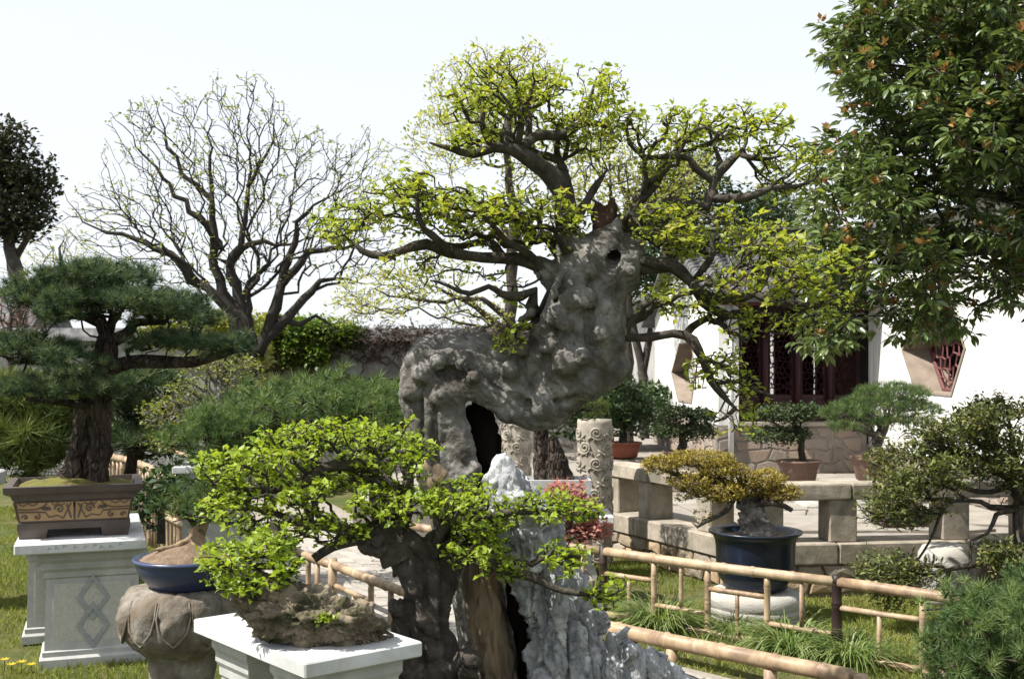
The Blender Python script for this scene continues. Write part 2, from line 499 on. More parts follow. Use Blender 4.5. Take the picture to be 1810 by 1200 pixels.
def bamboomat(name, stops, rough=.5):
    m = surf(name, stops, scale=5, rough=rough, bump=.12, bscale=60, bdist=.003, stretch=(2, 2, 1), stain=(.13, .075, .055), sscale=4.5, spec=.4,
             rand=(.3, [(0, (.22, .145, .08)), (1, (.42, .33, .225))]))
    return m
M['bamboo'] = bamboomat('dry_bamboo', [(.28, (.19, .12, .07)), (.42, (.30, .215, .13)), (.56, (.40, .305, .20)), (.72, (.49, .41, .305))])
M['bamboo_dark'] = surf('black_stained_bamboo', [(.3, (.012, .008, .007)), (.58, (.03, .018, .014)), (.8, (.16, .10, .06))], scale=4, rough=.5, bump=.12, stretch=(2, 2, 1))

M['leaf_bonsai'] = leafmat('fresh_elm_leaf', [(0, (.17, .235, .03)), (.5, (.28, .345, .048)), (.85, (.39, .43, .075)), (1, (.42, .32, .12))], .5)
M['leaf_low'] = leafmat('bright_elm_leaf', [(0, (.15, .235, .025)), (.5, (.26, .36, .038)), (.9, (.37, .45, .06)), (1, (.30, .23, .09))], .47)
M['leaf_pale'] = leafmat('pale_spring_leaf', [(0, (.24, .28, .08)), (.5, (.34, .37, .11)), (1, (.44, .42, .16))], .5)
M['leaf_bud'] = leafmat('opening_bud', [(0, (.14, .18, .04)), (.6, (.24, .28, .07)), (1, (.28, .22, .10))], .45)
M['leaf_ever'] = leafmat('glossy_evergreen_leaf', [(0, (.06, .095, .034)), (.5, (.105, .155, .05)), (.85, (.16, .21, .068)), (1, (.26, .27, .08))], .3, .32, .8)
M['bud_orange'] = leafmat('orange_bud', [(0, (.26, .15, .055)), (1, (.40, .25, .10))], .35, .6, .2, (1.1, 1, .8))
M['needle'] = leafmat('pine_needle', [(0, (.022, .048, .027)), (.5, (.055, .095, .046)), (1, (.15, .195, .09))], .25, .5, .3)
M['needle_fresh'] = leafmat('green_pine_needle', [(0, (.05, .095, .035)), (.5, (.09, .15, .05)), (1, (.17, .23, .08))], .3, .5, .3)
M['needle_yel'] = leafmat('light_pine_needle', [(0, (.05, .08, .02)), (.5, (.10, .14, .035)), (1, (.17, .19, .05))], .25, .5, .3)
M['leaf_juniper'] = leafmat('juniper_leaf', [(0, (.03, .055, .028)), (.5, (.055, .085, .04)), (1, (.11, .13, .06))], .2, .6, .2)
M['leaf_shrub'] = leafmat('dark_shrub_leaf', [(0, (.02, .045, .016)), (.6, (.04, .075, .025)), (1, (.075, .11, .03))], .25)
M['leaf_gold'] = leafmat('golden_leaf', [(0, (.15, .115, .025)), (.5, (.28, .225, .04)), (.9, (.38, .32, .065)), (1, (.16, .17, .04))], .35, .55, .25, (1.1, 1, .6))
M['leaf_red'] = leafmat('red_maple_leaf', [(0, (.30, .11, .09)), (.6, (.45, .20, .165)), (1, (.52, .30, .24))], .4, .55, .25, (1.1, .9, .9))
M['leaf_azalea'] = leafmat('azalea_leaf', [(0, (.05, .075, .025)), (.5, (.11, .135, .042)), (.85, (.23, .235, .075)), (1, (.42, .38, .16))], .35)
M['leaf_mid'] = leafmat('sparse_spring_leaf', [(0, (.12, .15, .035)), (.6, (.22, .26, .05)), (1, (.26, .2, .11))], .4)
M['leaf_ivy'] = leafmat('ivy_leaf', [(0, (.05, .10, .02)), (.5, (.12, .20, .03)), (1, (.22, .28, .05))], .35)
M['cypress'] = leafmat('cypress_leaf', [(0, (.025, .034, .022)), (.6, (.05, .058, .035)), (1, (.10, .085, .045))], .15, .7, .15)
M['grass'] = leafmat('grass_blade', [(0, (.10, .135, .026)), (.5, (.19, .225, .045)), (.85, (.27, .29, .08)), (1, (.38, .33, .16))], .35, .6, .2)
M['grass_long'] = leafmat('long_grass_blade', [(0, (.08, .14, .03)), (.6, (.17, .24, .07)), (1, (.32, .36, .17))], .35, .5, .3)
M['petal'] = leafmat('yellow_petal', [(0, (.70, .48, .03)), (1, (.80, .62, .08))], .3)

# ------------------------------------------------------------------ foliage and branching
def clumped(ells, n, shell, g, up, nc, rc, flat=.6):
    """points gathered in nc ragged sprays inside the ellipsoids"""
    c, nr = ells_sample([(e[0], e[1], e[2] * .84, e[3] * .78, *e[4:]) for e in ells], nc, .6, g, up)
    pick = g.integers(0, nc, n)
    rr = rc * g.uniform(.55, 1.35, nc)
    v = g.normal(size=(n, 3)); v /= np.linalg.norm(v, axis=1, keepdims=True)
    v *= (g.random(n) ** .4)[:, None] * np.array([1, 1, flat])
    pts = c[pick] + v * rr[pick][:, None]
    o = nr[pick] * .5 + v; o /= np.linalg.norm(o, axis=1, keepdims=True) + 1e-9
    return pts, o

def ells_sample(ells, n, shell=.35, g=rng, up=0.0):
    """ells: (px, py, rx, ry, d, rd[, weight]) -> points and outward directions"""
    w = np.array([(e[2] * e[3] * (e[6] if len(e) > 6 else 1.0)) for e in ells], float); w /= w.sum()
    pick = g.choice(len(ells), n, p=w)
    v = g.normal(size=(n, 3)); v /= np.linalg.norm(v, axis=1, keepdims=True)
    if up: v[:, 2] = np.where(g.random(n) < up, np.abs(v[:, 2]), v[:, 2])
    rad = np.where(g.random(n) < shell, g.uniform(.85, 1.05, n), g.random(n) ** (1 / 3.))
    cen = np.array([P(e[0], e[1], e[4]) for e in ells])[pick]
    sc = np.array([(S(e[2], e[4]), e[5], S(e[3], e[4])) for e in ells])[pick]
    pts = cen + v * sc * rad[:, None]
    nrm = v / sc; nrm /= np.linalg.norm(nrm, axis=1, keepdims=True)
    return pts, nrm

def thin(pts, dmin):
    """drop points closer than dmin (hash grid)"""
    seen = {}; keep = []
    for i, p in enumerate(pts):
        k = tuple(np.floor(p / dmin).astype(int))
        if k in seen: continue
        seen[k] = 1; keep.append(i)
    return np.array(keep)

def smooth_line(pts, step):
    pts = [np.asarray(p, float) for p in pts]
    out = []
    for i in range(len(pts) - 1):
        p0 = pts[max(i - 1, 0)]; p1 = pts[i]; p2 = pts[i + 1]; p3 = pts[min(i + 2, len(pts) - 1)]
        n = max(1, int(np.linalg.norm((p2 - p1)[:3]) / step))
        for k in range(n):
            t = k / n
            out.append(.5 * (2 * p1 + (p2 - p0) * t + (2 * p0 - 5 * p1 + 4 * p2 - p3) * t * t + (3 * p1 - p0 - 3 * p2 + p3) * t ** 3))
    out.append(pts[-1])
    return np.array(out)

class Tree:
    def __init__(s, limbs, step=.05, crook=.0):
        """limbs: lists of (px, py, d, r_px): the first starts at the ground / trunk, the others join the nearest point"""
        s.p, s.par, s.r, s.tr = [], [], [], []
        for li, L in enumerate(limbs):
            arr = np.array([list(P(*q[:3])) + [S(q[3], q[2])] for q in L])
            sm = smooth_line(arr, step)
            if crook:
                q_ = sm[:, :3]; w_ = np.clip(np.arange(len(sm)) / 4., 0, 1)[:, None]
                sm[:, :3] = q_ + w_ * crook * np.stack([vn(q_, 9, 1.), vn(q_, 9, 7.), vn(q_, 9, 13.)], 1) * 2 - w_ * crook
                sm[:, 3] *= 1 + .35 * (vn(q_, 16) - .5)
            start = -1
            if li > 0 and s.p:
                dd = np.linalg.norm(np.array(s.p) - sm[0, :3], axis=1)
                if dd.min() < .25: start = int(dd.argmin())
            for k, q in enumerate(sm):
                s.par.append(start if k == 0 else len(s.p) - 1)
                s.p.append(q[:3]); s.tr.append(max(q[3], .0015))
    def grow(s, targets, bf=.35, step=.05, jit=.16, g=rng, r_tip=.0025, expo=.5, minn=0, lift=0.0):
        N = len(targets); T = np.asarray(targets, float)
        plen = []
        for i in range(len(s.p)):
            plen.append(0 if s.par[i] < 0 else plen[s.par[i]] + np.linalg.norm(s.p[i] - s.p[s.par[i]]))
        pos = np.array(s.p); pl = np.array(plen)
        D = np.linalg.norm(T[:, None, :] - pos[None], axis=2) + bf * pl[None]
        best = D.argmin(1); cost = D[np.arange(N), best]
        left = np.ones(N, bool)
        s.tips = []
        for _ in range(N):
            c = np.where(left, cost, 1e9); i = int(c.argmin()); left[i] = False
            a = s.p[best[i]]; b = T[i]; L = np.linalg.norm(b - a)
            n = max(1, int(round(L / step)))
            prev = int(best[i]); base = plen[prev]
            u = g.normal(size=3) * L * .10
            for k in range(1, n + 1):
                t = k / n
                q = a + (b - a) * t + u * math.sin(math.pi * t)
                q = q + np.array([0, 0, -lift * L * math.sin(math.pi * t)])
                if k < n: q = q + g.normal(size=3) * step * jit
                s.p.append(q); s.par.append(prev); s.tr.append(0); plen.append(base + L * t)
                prev = len(s.p) - 1
                dn = np.linalg.norm(T - q, axis=1) + bf * plen[prev]
                m = dn < cost; cost[m] = dn[m]; best[m] = prev
            s.tips.append(prev)
        s.finish(r_tip, expo)
    def finish(s, r_tip=.0025, expo=.5):
        n = len(s.p); cnt = np.zeros(n)
        kids = [[] for _ in range(n)]
        for i in range(n):
            if s.par[i] >= 0: kids[s.par[i]].append(i)
        order = sorted(range(n), key=lambda i: 0)
        for i in range(n - 1, -1, -1):
            if not kids[i]: cnt[i] = 1
            if s.par[i] >= 0: cnt[s.par[i]] += cnt[i] if kids[i] else 1
        r = r_tip * np.maximum(cnt, 1) ** expo
        tr = np.array(s.tr)
        r = np.where(tr > 0, tr, r)
        for i in range(n):
            if s.par[i] >= 0 and tr[i] == 0: r[i] = min(r[i], r[s.par[i]] * .92)
            r[i] = max(r[i], r_tip * .7)
        s.r = r; s.kids = kids
    def mesh(s, nmax=9, nmin=4, wob=.0):
        mb_v, mb_f = [], []
        tot = 0
        done = np.zeros(len(s.p), bool)
        starts = [i for i in range(len(s.p)) if s.par[i] < 0]
        stack = [(i, None) for i in starts]
        while stack:
            i, pre = stack.pop()
            chain = [] if pre is None else [pre]
            j = i
            while True:
                chain.append(j)
                ks = s.kids[j]
                if not ks: break
                ks = sorted(ks, key=lambda k: -s.r[k])
                for k in ks[1:]: stack.append((k, j))
                j = ks[0]
            if len(chain) < 2: continue
            rr = [min(s.r[k], s.r[i]) if (pre is not None and q == 0) else s.r[k] for q, k in enumerate(chain)]
            rmax = max(rr)
            n = nmin if rmax < .006 else (6 if rmax < .02 else nmax)
            pts = np.array([s.p[k] for k in chain])
            tg = np.gradient(pts, axis=0); tg /= np.linalg.norm(tg, axis=1, keepdims=True) + 1e-9
            up = np.array([.3, .2, 1.0]) if abs(tg[0][2]) < .9 else np.array([1.0, .2, 0])
            us = np.empty_like(pts)
            for q in range(len(pts)):
                up = up - tg[q] * (up @ tg[q]); up = up / (math.sqrt(up @ up) + 1e-9); us[q] = up
            ws = np.cross(tg, us)
            ang = np.arange(n) * 2 * math.pi / n
            rr = np.array(rr)
            if wob: rr = rr * (1 + wob * (vn(pts, 14.0) - .5) * 2)
            ring = pts[:, None, :] + (us[:, None, :] * np.cos(ang)[None, :, None] + ws[:, None, :] * np.sin(ang)[None, :, None]) * rr[:, None, None]
            m = len(pts)
            mb_v.append(ring.reshape(-1, 3))
            a = np.arange(n); b2 = (a + 1) % n
            base = tot + np.arange(m - 1)[:, None] * n
            q = np.stack([base + a, base + b2, base + n + b2, base + n + a], -1).reshape(-1, 4)
            mb_f.append(q); tot += m * n
        return np.concatenate(mb_v), np.concatenate(mb_f)

# ---- leaf templates: (verts, tris)
LEAF = (np.array([(0, 0, 0), (-.33, .45, .10), (0, .5, 0), (.33, .45, .10), (0, 1, -.18)], float),
        np.array([(0, 2, 1), (2, 4, 1), (0, 3, 2), (2, 3, 4)]))
LEAF_LONG = (np.array([(0, 0, 0), (-.17, .35, .05), (0, .4, 0), (.17, .35, .05), (-.14, .72, .0), (.14, .72, .0), (0, .72, -.06), (0, 1, -.16)], float),
             np.array([(0, 2, 1), (0, 3, 2), (1, 2, 6), (1, 6, 4), (2, 3, 5), (2, 5, 6), (4, 6, 7), (6, 5, 7)]))
LEAF_S = (np.array([(0, 0, 0), (-.3, .5, .05), (.3, .5, .05), (0, 1, -.08)], float), np.array([(0, 2, 1), (1, 2, 3)]))

def frames(dirs, g=rng, roll=None):
    d = dirs / (np.linalg.norm(dirs, axis=1, keepdims=True) + 1e-9)
    up = np.tile(np.array([0, 0, 1.0]), (len(d), 1))
    up[np.abs(d[:, 2]) > .95] = (1, 0, 0)
    x = np.cross(d, up); x /= np.linalg.norm(x, axis=1, keepdims=True) + 1e-9
    z = np.cross(x, d)
    if roll is None: roll = g.normal(0, .5, len(d))
    c, s_ = np.cos(roll)[:, None], np.sin(roll)[:, None]
    x, z = x * c + z * s_, z * c - x * s_
    return np.stack([x, d, z], -1)          # columns: local x, y (leaf axis), z

def inst(tmpl, pts, mats, size, rnd):
    tv, tf = tmpl
    n, k = len(pts), len(tv)
    V = np.einsum('nij,kj->nki', mats, tv) * np.asarray(size).reshape(-1, 1, 1) + pts[:, None, :]
    Fc = (tf[None] + (np.arange(n) * k)[:, None, None]).reshape(-1, tf.shape[1])
    return V.reshape(-1, 3), Fc, np.repeat(rnd, k)

def leaf_cloud(pts, size, per=4, tmpl=LEAF, spread=.03, up=.35, droop=0.0, g=rng, svar=.35, out=None, outw=.0):
    """per leaves round every point"""
    n = len(pts) * per
    base = np.repeat(pts, per, 0)
    d = g.normal(size=(n, 3)); d /= np.linalg.norm(d, axis=1, keepdims=True)
    d[:, 2] = d[:, 2] * .6 + up - droop
    if out is not None: d = d + np.repeat(out, per, 0) * outw
    base = base + g.normal(size=(n, 3)) * spread * .5 + d * spread * .3
    sz = size * g.uniform(1 - svar, 1 + svar, n)
    rn = np.clip(np.repeat(g.random(len(pts)), per) * .5 + g.random(n) * .5, 0, 1)
    return inst(tmpl, base, frames(d, g), sz, rn)

def needle_tmpl(n, spread, w, seed, stem=.35):
    g = np.random.default_rng(seed)
    V, T = [], []
    for k in range(n):
        a = g.random() * 6.283; t = g.random() * stem
        el = spread * (g.random() ** .6)
        d = np.array([math.sin(el) * math.cos(a), math.cos(el), math.sin(el) * math.sin(a)])
        side = np.cross(d, g.normal(size=3)); side /= np.linalg.norm(side)
        b = np.array([0, t, 0]); L = g.uniform(.75, 1.05)
        V += [b - side * w, b + side * w, b + d * L + np.array([0, 0, -.04])]
        T.append((3 * k, 3 * k + 1, 3 * k + 2))
    return np.array(V), np.array(T)
TUFT = needle_tmpl(40, 1.5, .028, 1, .3)
TUFT_S = needle_tmpl(22, 1.2, .032, 2, .5)

def tuft_cloud(pts, nrm, size, tmpl=TUFT, up=.9, rand=.45, g=rng):
    d = nrm * .6 + np.array([0, 0, up]) + g.normal(size=pts.shape) * rand
    rn = g.random(len(pts))
    return inst(tmpl, pts, frames(d, g, g.random(len(pts)) * 6.28), size * g.uniform(.75, 1.2, len(pts)), rn)

def join(parts):
    vs_, fs, rn, o = [], [], [], 0
    for v, f, r in parts:
        vs_.append(v); fs.append(f + o); rn.append(r); o += len(v)
    return np.concatenate(vs_), np.concatenate(fs), np.concatenate(rn)

def quads(v):  # triangles kept as triangles
    return v

def cluster_meshes(name, mat, size, per, tmpl, n=6, seed=5, up=.35):
    out = []
    for k in range(n):
        g = np.random.default_rng(seed + k)
        # leaves joined at one node
        d = g.normal(size=(per, 3)); d /= np.linalg.norm(d, axis=1, keepdims=True); d[:, 2] = d[:, 2] * .6 + up
        v, f, r = inst(tmpl, d * size * .0, frames(d, g), size * g.uniform(.65, 1.35, per), g.random() * .5 + g.random(per) * .5)
        kk = len(tmpl[0]); f = np.where(f % kk == 0, 0, f)
        out.append(make_mesh(name, v, f, mat, True, r))
    return out

def place_clusters(name, meshes, pts, parent, g=rng):
    for i, p in enumerate(pts):
        o = bpy.data.objects.new(name, meshes[i % len(meshes)])
        o.location = p; o.rotation_euler = (g.normal(0, .25), g.normal(0, .25), g.random() * 6.28)
        s_ = g.uniform(.8, 1.2); o.scale = (s_, s_, s_)
        link(o, parent)

def nearest_split(pts, n):
    """indices of the n points nearest to the viewer, and the rest"""
    order = np.argsort(pts[:, 1])
    return order[:n], order[n:]

def bark_sdf(chains, h, k=.03, disp=None, cuts=(), lo=None, hi=None, sq=1.0):
    """chains: lists of (px,py,d,r_px); cuts the same"""
    A = [[(P(*q[:3]), S(q[3], q[2])) for q in c] for c in chains]
    allp = np.array([p for c in A for p, r in c]); allr = max(r for c in A for p, r in c)
    s_ = SDF(allp.min(0) - allr * 1.3 - .05, allp.max(0) + allr * 1.3 + .05, h)
    for c in A:
        s_.chain([p for p, r in c], [r for p, r in c], k, sq)
    for c in cuts:
        B = [(P(*q[:3]), S(q[3], q[2])) for q in c]
        for i in range(len(B) - 1):
            s_.cut(B[i][0], B[i + 1][0], B[i][1], B[i + 1][1], .015)
    V, Fc = s_.mesh()
    if disp is not None:
        N = vnormals(V, Fc)
        V = V + N * disp(V)[:, None]
    return V, Fc

def crease(q, f, depth, w, off=0.0):
    n = vn(q, f, off) - .5
    return -depth * np.exp(-(n / w) ** 2)

def facets(V, f, off=0.0):
    """broken-rock facets: every cell a tilted plane"""
    q = V * f + off; i = np.floor(q).astype(int)
    bd = np.full(len(V), 9.0); out = np.zeros(len(V)); L = _LAT
    for dx in (-1, 0, 1):
        for dy in (-1, 0, 1):
            for dz in (-1, 0, 1):
                c = i + np.array([dx, dy, dz]); m = c & 31
                def h_(a): return L[(m[:, 0] + a) & 31, (m[:, 1] + 3 * a) & 31, (m[:, 2] + 7 * a) & 31]
                p = c + np.stack([h_(0), h_(1), h_(2)], 1)
                d = np.linalg.norm(q - p, axis=1)
                val = ((q - p) * (np.stack([h_(3), h_(4), h_(5)], 1) - .5)).sum(1) * 2 + h_(6) - .5
                k = d < bd; bd[k] = d[k]; out[k] = val[k]
    return out

def pine_bark(V):
    a = V * np.array([1, 1, .35])
    return .022 * (np.abs(vn(a, 26) - .5) * 2 - .5) + .02 * (vn(V, 12) - .5) + .008 * (vn(V, 60) - .5)

def bonsai(name, label, cat, base, limbs, ells, ntgt, leaf, leafsize, per, mat, bark, group=None, thinr=.03, bf=.35, r_tip=.002,
           tmpl=LEAF, up=.35, step=.05, jit=.2, seed=1, split=0, splitname='leaf_cluster', trunk_sdf=None, spread=.03, lift=0.0, shell=.4,
           stem='branches', pieces='crown', expo=.5, clump=None):
    g = np.random.default_rng(seed)
    root = thing(name, label, cat, base, group)
    pts, _ = clumped(ells, ntgt, shell, g, 0, *clump) if clump else ells_sample(ells, ntgt, shell, g)
    pts = pts[thin(pts, thinr)]
    t = Tree(limbs, step, .02)
    t.grow(pts, bf, step, jit, g, r_tip, expo, lift=lift)
    v, f = t.mesh(wob=.12)
    mob(stem, v, f, bark, root, True)
    if trunk_sdf:
        v, f = bark_sdf(**{k_: q for k_, q in trunk_sdf.items() if k_ != 'mat'})
        mob('trunk', v, f, trunk_sdf.get('mat', bark), root, True)
    rest = pts
    if split:
        a, b = nearest_split(pts, split)
        place_clusters(splitname, cluster_meshes(splitname, mat, leafsize, per, tmpl, up=up), pts[a], root, g)
        rest = pts[b]
    if len(rest):
        v, f, r = leaf_cloud(rest, leafsize, per, tmpl, spread, up, g=g, svar=.5)
        o = mob(pieces, v, f, mat, root, True, r)
        if split: o['kind'] = 'stuff'
    return root, t, pts

def pine(name, label, base, limbs, ells, n, size, mat, bark, group=None, tmpl=TUFT, thinr=.03, seed=1, trunk_sdf=None, r_tip=.003, up=.9, cat='pine bonsai',
         step=.06, shell=.75, upb=.75, rand=.45, clump=None):
    g = np.random.default_rng(seed)
    root = thing(name, label, cat, base, group)
    pts, nr = clumped(ells, n, shell, g, upb, *clump) if clump else ells_sample(ells, n, shell, g, upb)
    k = thin(pts, thinr); pts, nr = pts[k], nr[k]
    t = Tree(limbs, step)
    sub = pts[g.permutation(len(pts))[:min(len(pts), 420)]] - np.array([0, 0, size * .3])
    t.grow(sub, .3, step, .15, g, r_tip, .5)
    v, f = t.mesh(wob=.1)
    mob('branches', v, f, bark, root, True)
    if trunk_sdf:
        v, f = bark_sdf(**{k_: q for k_, q in trunk_sdf.items() if k_ != 'mat'})
        mob('trunk', v, f, trunk_sdf.get('mat', bark), root, True)
    v, f, r = tuft_cloud(pts, nr, size, tmpl, up, rand, g)
    o = mob('needles', v, f, mat, root, False, r)
    return root

# irregular stone cells: hexagon grid with jittered corners
def cells(u0, u1, v0, v1, su, sv, g, gap=.012, jit=.28):
    out = []
    nu, nv = max(1, int(round((u1 - u0) / su))), max(1, int(round((v1 - v0) / sv)))
    su, sv = (u1 - u0) / nu, (v1 - v0) / nv
    J = {}
    def corner(i2, j):
        key = (i2, j)
        if key not in J:
            x = u0 + i2 * su / 2; y = v0 + j * sv
            J[key] = [x + g.uniform(-jit, jit) * su * .8, y + g.uniform(-jit, jit) * sv]
        x, y = J[key]
        return (min(max(x, u0), u1), v0 if j <= 0 else v1 if j >= nv else y)
    for j in range(nv):
        for i in range(-1, nu + 1):
            o = j % 2
            ks = [(2 * i + o, j), (2 * i + 1 + o, j), (2 * i + 2 + o, j), (2 * i + 2 + o, j + 1), (2 * i + 1 + o, j + 1), (2 * i + o, j + 1)]
            poly = [corner(*k) for k in ks]
            xs = [p[0] for p in poly]; ys = [p[1] for p in poly]
            if max(xs) - min(xs) < .25 * su or max(ys) - min(ys) < .3 * sv: continue
            c = np.mean(poly, 0)
            q = []
            for p in poly:
                d = np.array(p) - c; L = np.linalg.norm(d) + 1e-9
                q.append(c + d * max(.3, (L - gap) / L))
            out.append(np.array(q))
    return out

def stone_piece(name, poly, fn, th, mat, parent, g, bev=.01, dome=.0):
    """poly in (u, v); fn(u, v, w) -> world"""
    c = poly.mean(0); n = len(poly)
    lo = [fn(p[0], p[1], 0) for p in poly]
    t2 = th * g.uniform(.7, 1.15)
    mid = [fn(p[0], p[1], t2 - bev) for p in poly]
    ins = []
    for p in poly:
        d = p - c; L = np.linalg.norm(d) + 1e-9
        q = c + d * max(.2, (L - bev * 1.3) / L)
        ins.append(fn(q[0], q[1], t2 + g.uniform(-.25, .25) * bev))
    V = lo + mid + ins + [fn(c[0], c[1], t2 + dome)]
    Fs = []
    for k in range(n):
        k2 = (k + 1) % n
        Fs += [(k, k2, n + k2, n + k), (n + k, n + k2, 2 * n + k2, 2 * n + k), (2 * n + k, 2 * n + k2, 3 * n)]
    o = mob(name, V, Fs, mat, parent)
    bm = bmesh.new(); bm.from_mesh(o.data); bmesh.ops.recalc_face_normals(bm, faces=bm.faces[:]); bm.to_mesh(o.data); bm.free()
    return o

# ------------------------------------------------------------------ ground, path, terrace
g_ = np.random.default_rng(11)
def ground_z(x, y):
    return .012 * np.sin(x * 1.7 + y * .9) + .01 * np.sin(y * 2.3 - x * .6)

xs = np.concatenate([np.linspace(-150, -8, 12), np.linspace(-7.5, 7.5, 61), np.linspace(8, 150, 12)])
ys = np.concatenate([np.linspace(-60, 1, 8), np.linspace(1.5, 14, 51), np.linspace(15, 300, 16)])
GX, GY = np.meshgrid(xs, ys, indexing='ij')
GZ = np.where((np.abs(GX) < 7) & (GY > 1.5) & (GY < 14), ground_z(GX, GY), 0) - .012
V = np.stack([GX, GY, GZ], -1).reshape(-1, 3)
ni, nj = GX.shape
idx = np.arange(ni * nj).reshape(ni, nj)
Fq = np.stack([idx[:-1, :-1], idx[1:, :-1], idx[1:, 1:], idx[:-1, 1:]], -1).reshape(-1, 4)
tag(mob('ground', V, Fq, M['grass_ground'], None, True), 'lawn and bare earth of the garden', kind='structure')

# path between the two bamboo fences, curving from far left to near right
PATH_L = [(-4.6, 14.5), (-3.3, 11.6), (-2.5, 10.0), (-1.65, 8.3), (-.78, 6.85), (-.2, 6.0), (.6, 5.15), (1.6, 4.2), (3.2, 2.8)]
PATH_R = [(-2.6, 14.5), (-1.55, 11.8), (-1.0, 10.2), (-.35, 8.6), (.15, 7.1), (.52, 6.45), (1.12, 5.78), (1.9, 4.95), (3.9, 3.4)]
pl = smooth_line([np.array([x, y, 0.0]) for x, y in PATH_L], .3)
pr = smooth_line([np.array([x, y, 0.0]) for x, y in PATH_R], .3)
def at_arc(line, n):
    s_ = np.concatenate([[0], np.cumsum(np.linalg.norm(np.diff(line, axis=0), axis=1))])
    t = np.linspace(0, s_[-1], n)
    return np.stack([np.interp(t, s_, line[:, k]) for k in range(3)], 1), s_[-1]
NP = 60
pl, plen_ = at_arc(pl, NP); pr, _ = at_arc(pr, NP)
V = np.concatenate([pl, pr]) + np.array([0, 0, .022])
Fq = [(i, i + 1, NP + i + 1, NP + i) for i in range(NP - 1)]
path = tag(mob('path', V, Fq, M['sand']), 'pale stone paved garden path', kind='structure')
def path_pt(u, v, w):
    """u along 0..L, v across 0..1.3"""
    t = u / plen_ * (NP - 1); i = min(max(int(t), 0), NP - 2); q = t - i
    a = pl[i] * (1 - q) + pl[i + 1] * q; b = pr[i] * (1 - q) + pr[i + 1] * q
    p = a + (b - a) * (v / 1.3)
    return (p[0], p[1], .016 + w)
n_ = 0
for c_ in cells(3.2, plen_ - 3.4, .0, 1.3, .23, .145, g_, gap=.008, jit=.22):
    if n_ < 295:
        stone_piece('paving_stone', c_, path_pt, .014, M['path_stone'], path, g_, .004)
        n_ += 1

# terrace with flagstones
TZ = .35
BC = np.array([1.81, 8.2])                       # corner of the balustrade
SD = np.array([-.43, .90]); SD /= np.linalg.norm(SD)      # side run goes back
FD = np.array([1.39, .18]); FD /= np.linalg.norm(FD)      # front run goes right
B_end = BC + SD * 2.12
F_end = BC + FD * 4.6
poly = [BC, F_end, (9, 9), (9, 30), (-1.5, 30), (-1.5, B_end[1] + .6), (B_end[0] - .15, B_end[1] + .6), B_end]
mb = MB(); mb.prism([(p[0], p[1], -.1) for p in poly], (0, 0, TZ - .02 + .1))
terrace = tag(mb.build('terrace', M['mortar']), 'raised flagstone terrace before the hall', kind='structure')
def side_ok(x, y):
    # inside the balustrade lines
    n1 = np.array([FD[1], -FD[0]]); n2 = np.array([-SD[1], SD[0]])
    p = np.array([x, y]) - BC
    return p @ n1 < -.17 and (p @ n2 < -.2 if y < B_end[1] else True) and x > -1.0
for c_ in cells(.4, 5.2, 8.3, 13.4, .62, .42, g_, gap=.012, jit=.25):
    if all(side_ok(*q) for q in c_):
        stone_piece('flagstone', c_, lambda u, v, w: (u, v, TZ - .024 + w), .03, M['flag'], terrace, g_, .006)

# ------------------------------------------------------------------ stone balustrade
bal = thing('stone_balustrade', 'low granite bench balustrade with square posts edging the raised terrace', 'balustrade', (BC[0], BC[1], 0))
def ang(d): return math.atan2(d[1], d[0])
def along(o, d, u, z): return (o[0] + d[0] * u, o[1] + d[1] * u, z)
RZ0, RZ1 = .655, .77
side_posts = [.0, .585, 1.42, 1.93]
front_posts = [.56, 1.42, 2.05, 2.9, 3.8]
for i, u in enumerate(side_posts):
    MB().box(along(BC, SD, u, (TZ + RZ0) / 2), (.19, .22, RZ0 - TZ - .003), ang(SD), .008, .003).build('post', M['stone_rail'], bal)
for u in front_posts:
    MB().box(along(BC, FD, u, (TZ + RZ0) / 2), (.205, .22, RZ0 - TZ - .003), ang(FD), .008, .003).build('post', M['stone_rail'], bal)
def slab(u0, u1, d, z0, z1, w, nm, off=0.0):
    nrm = np.array([d[1], -d[0]])
    o = BC + nrm * off
    MB().box(along(o, d, (u0 + u1) / 2, (z0 + z1) / 2), (u1 - u0 - .006, w, z1 - z0), ang(d), .01, .003).build(nm, M['stone_rail'], bal)
for u0, u1 in ((.12, .62), (.62, 1.36), (1.36, 2.12)): slab(u0, u1, SD, RZ0, RZ1, .25, 'rail_slab')
for u0, u1 in ((-.13, .62), (.62, 1.42), (1.42, 2.9), (2.9, 4.5)): slab(u0, u1, FD, RZ0 - .001, RZ1 - .001, .25, 'rail_slab')
for u0, u1 in ((.14, .85), (.85, 1.5), (1.5, 2.12)): slab(u0, u1, SD, .20, TZ + .002, .34, 'base_slab')
for u0, u1 in ((-.17, .5), (.5, 1.5), (1.5, 2.6), (2.6, 3.6), (3.6, 4.6)): slab(u0, u1, FD, .199, TZ + .001, .34, 'base_slab')
for d, u1, sgn in ((SD, 2.12, -1), (FD, 4.6, 1)):
    nrm = np.array([d[1], -d[0]]) * sgn
    fn = lambda u, v, w, d=d, nrm=nrm: (BC[0] + d[0] * u + nrm[0] * (.125 + w), BC[1] + d[1] * u + nrm[1] * (.125 + w), v)
    MB().prism([fn(-.12, -.05, 0), fn(u1, -.05, 0), fn(u1, .2, 0), fn(-.12, .2, 0)], np.array([nrm[0], nrm[1], 0]) * -.2).build('mortar_core', M['mortar'], bal)
    for c_ in cells(-.14, u1, -.01, .197, .22, .098, g_, gap=.009, jit=.22):
        stone_piece('rubble_stone', c_, fn, .03, M['rubble'], bal, g_, .01, .006)
MB().box(along(BC, SD, 2.2, .2), (.16, .3, .44), ang(SD), .01).build('end_post', M['stone_rail'], bal)

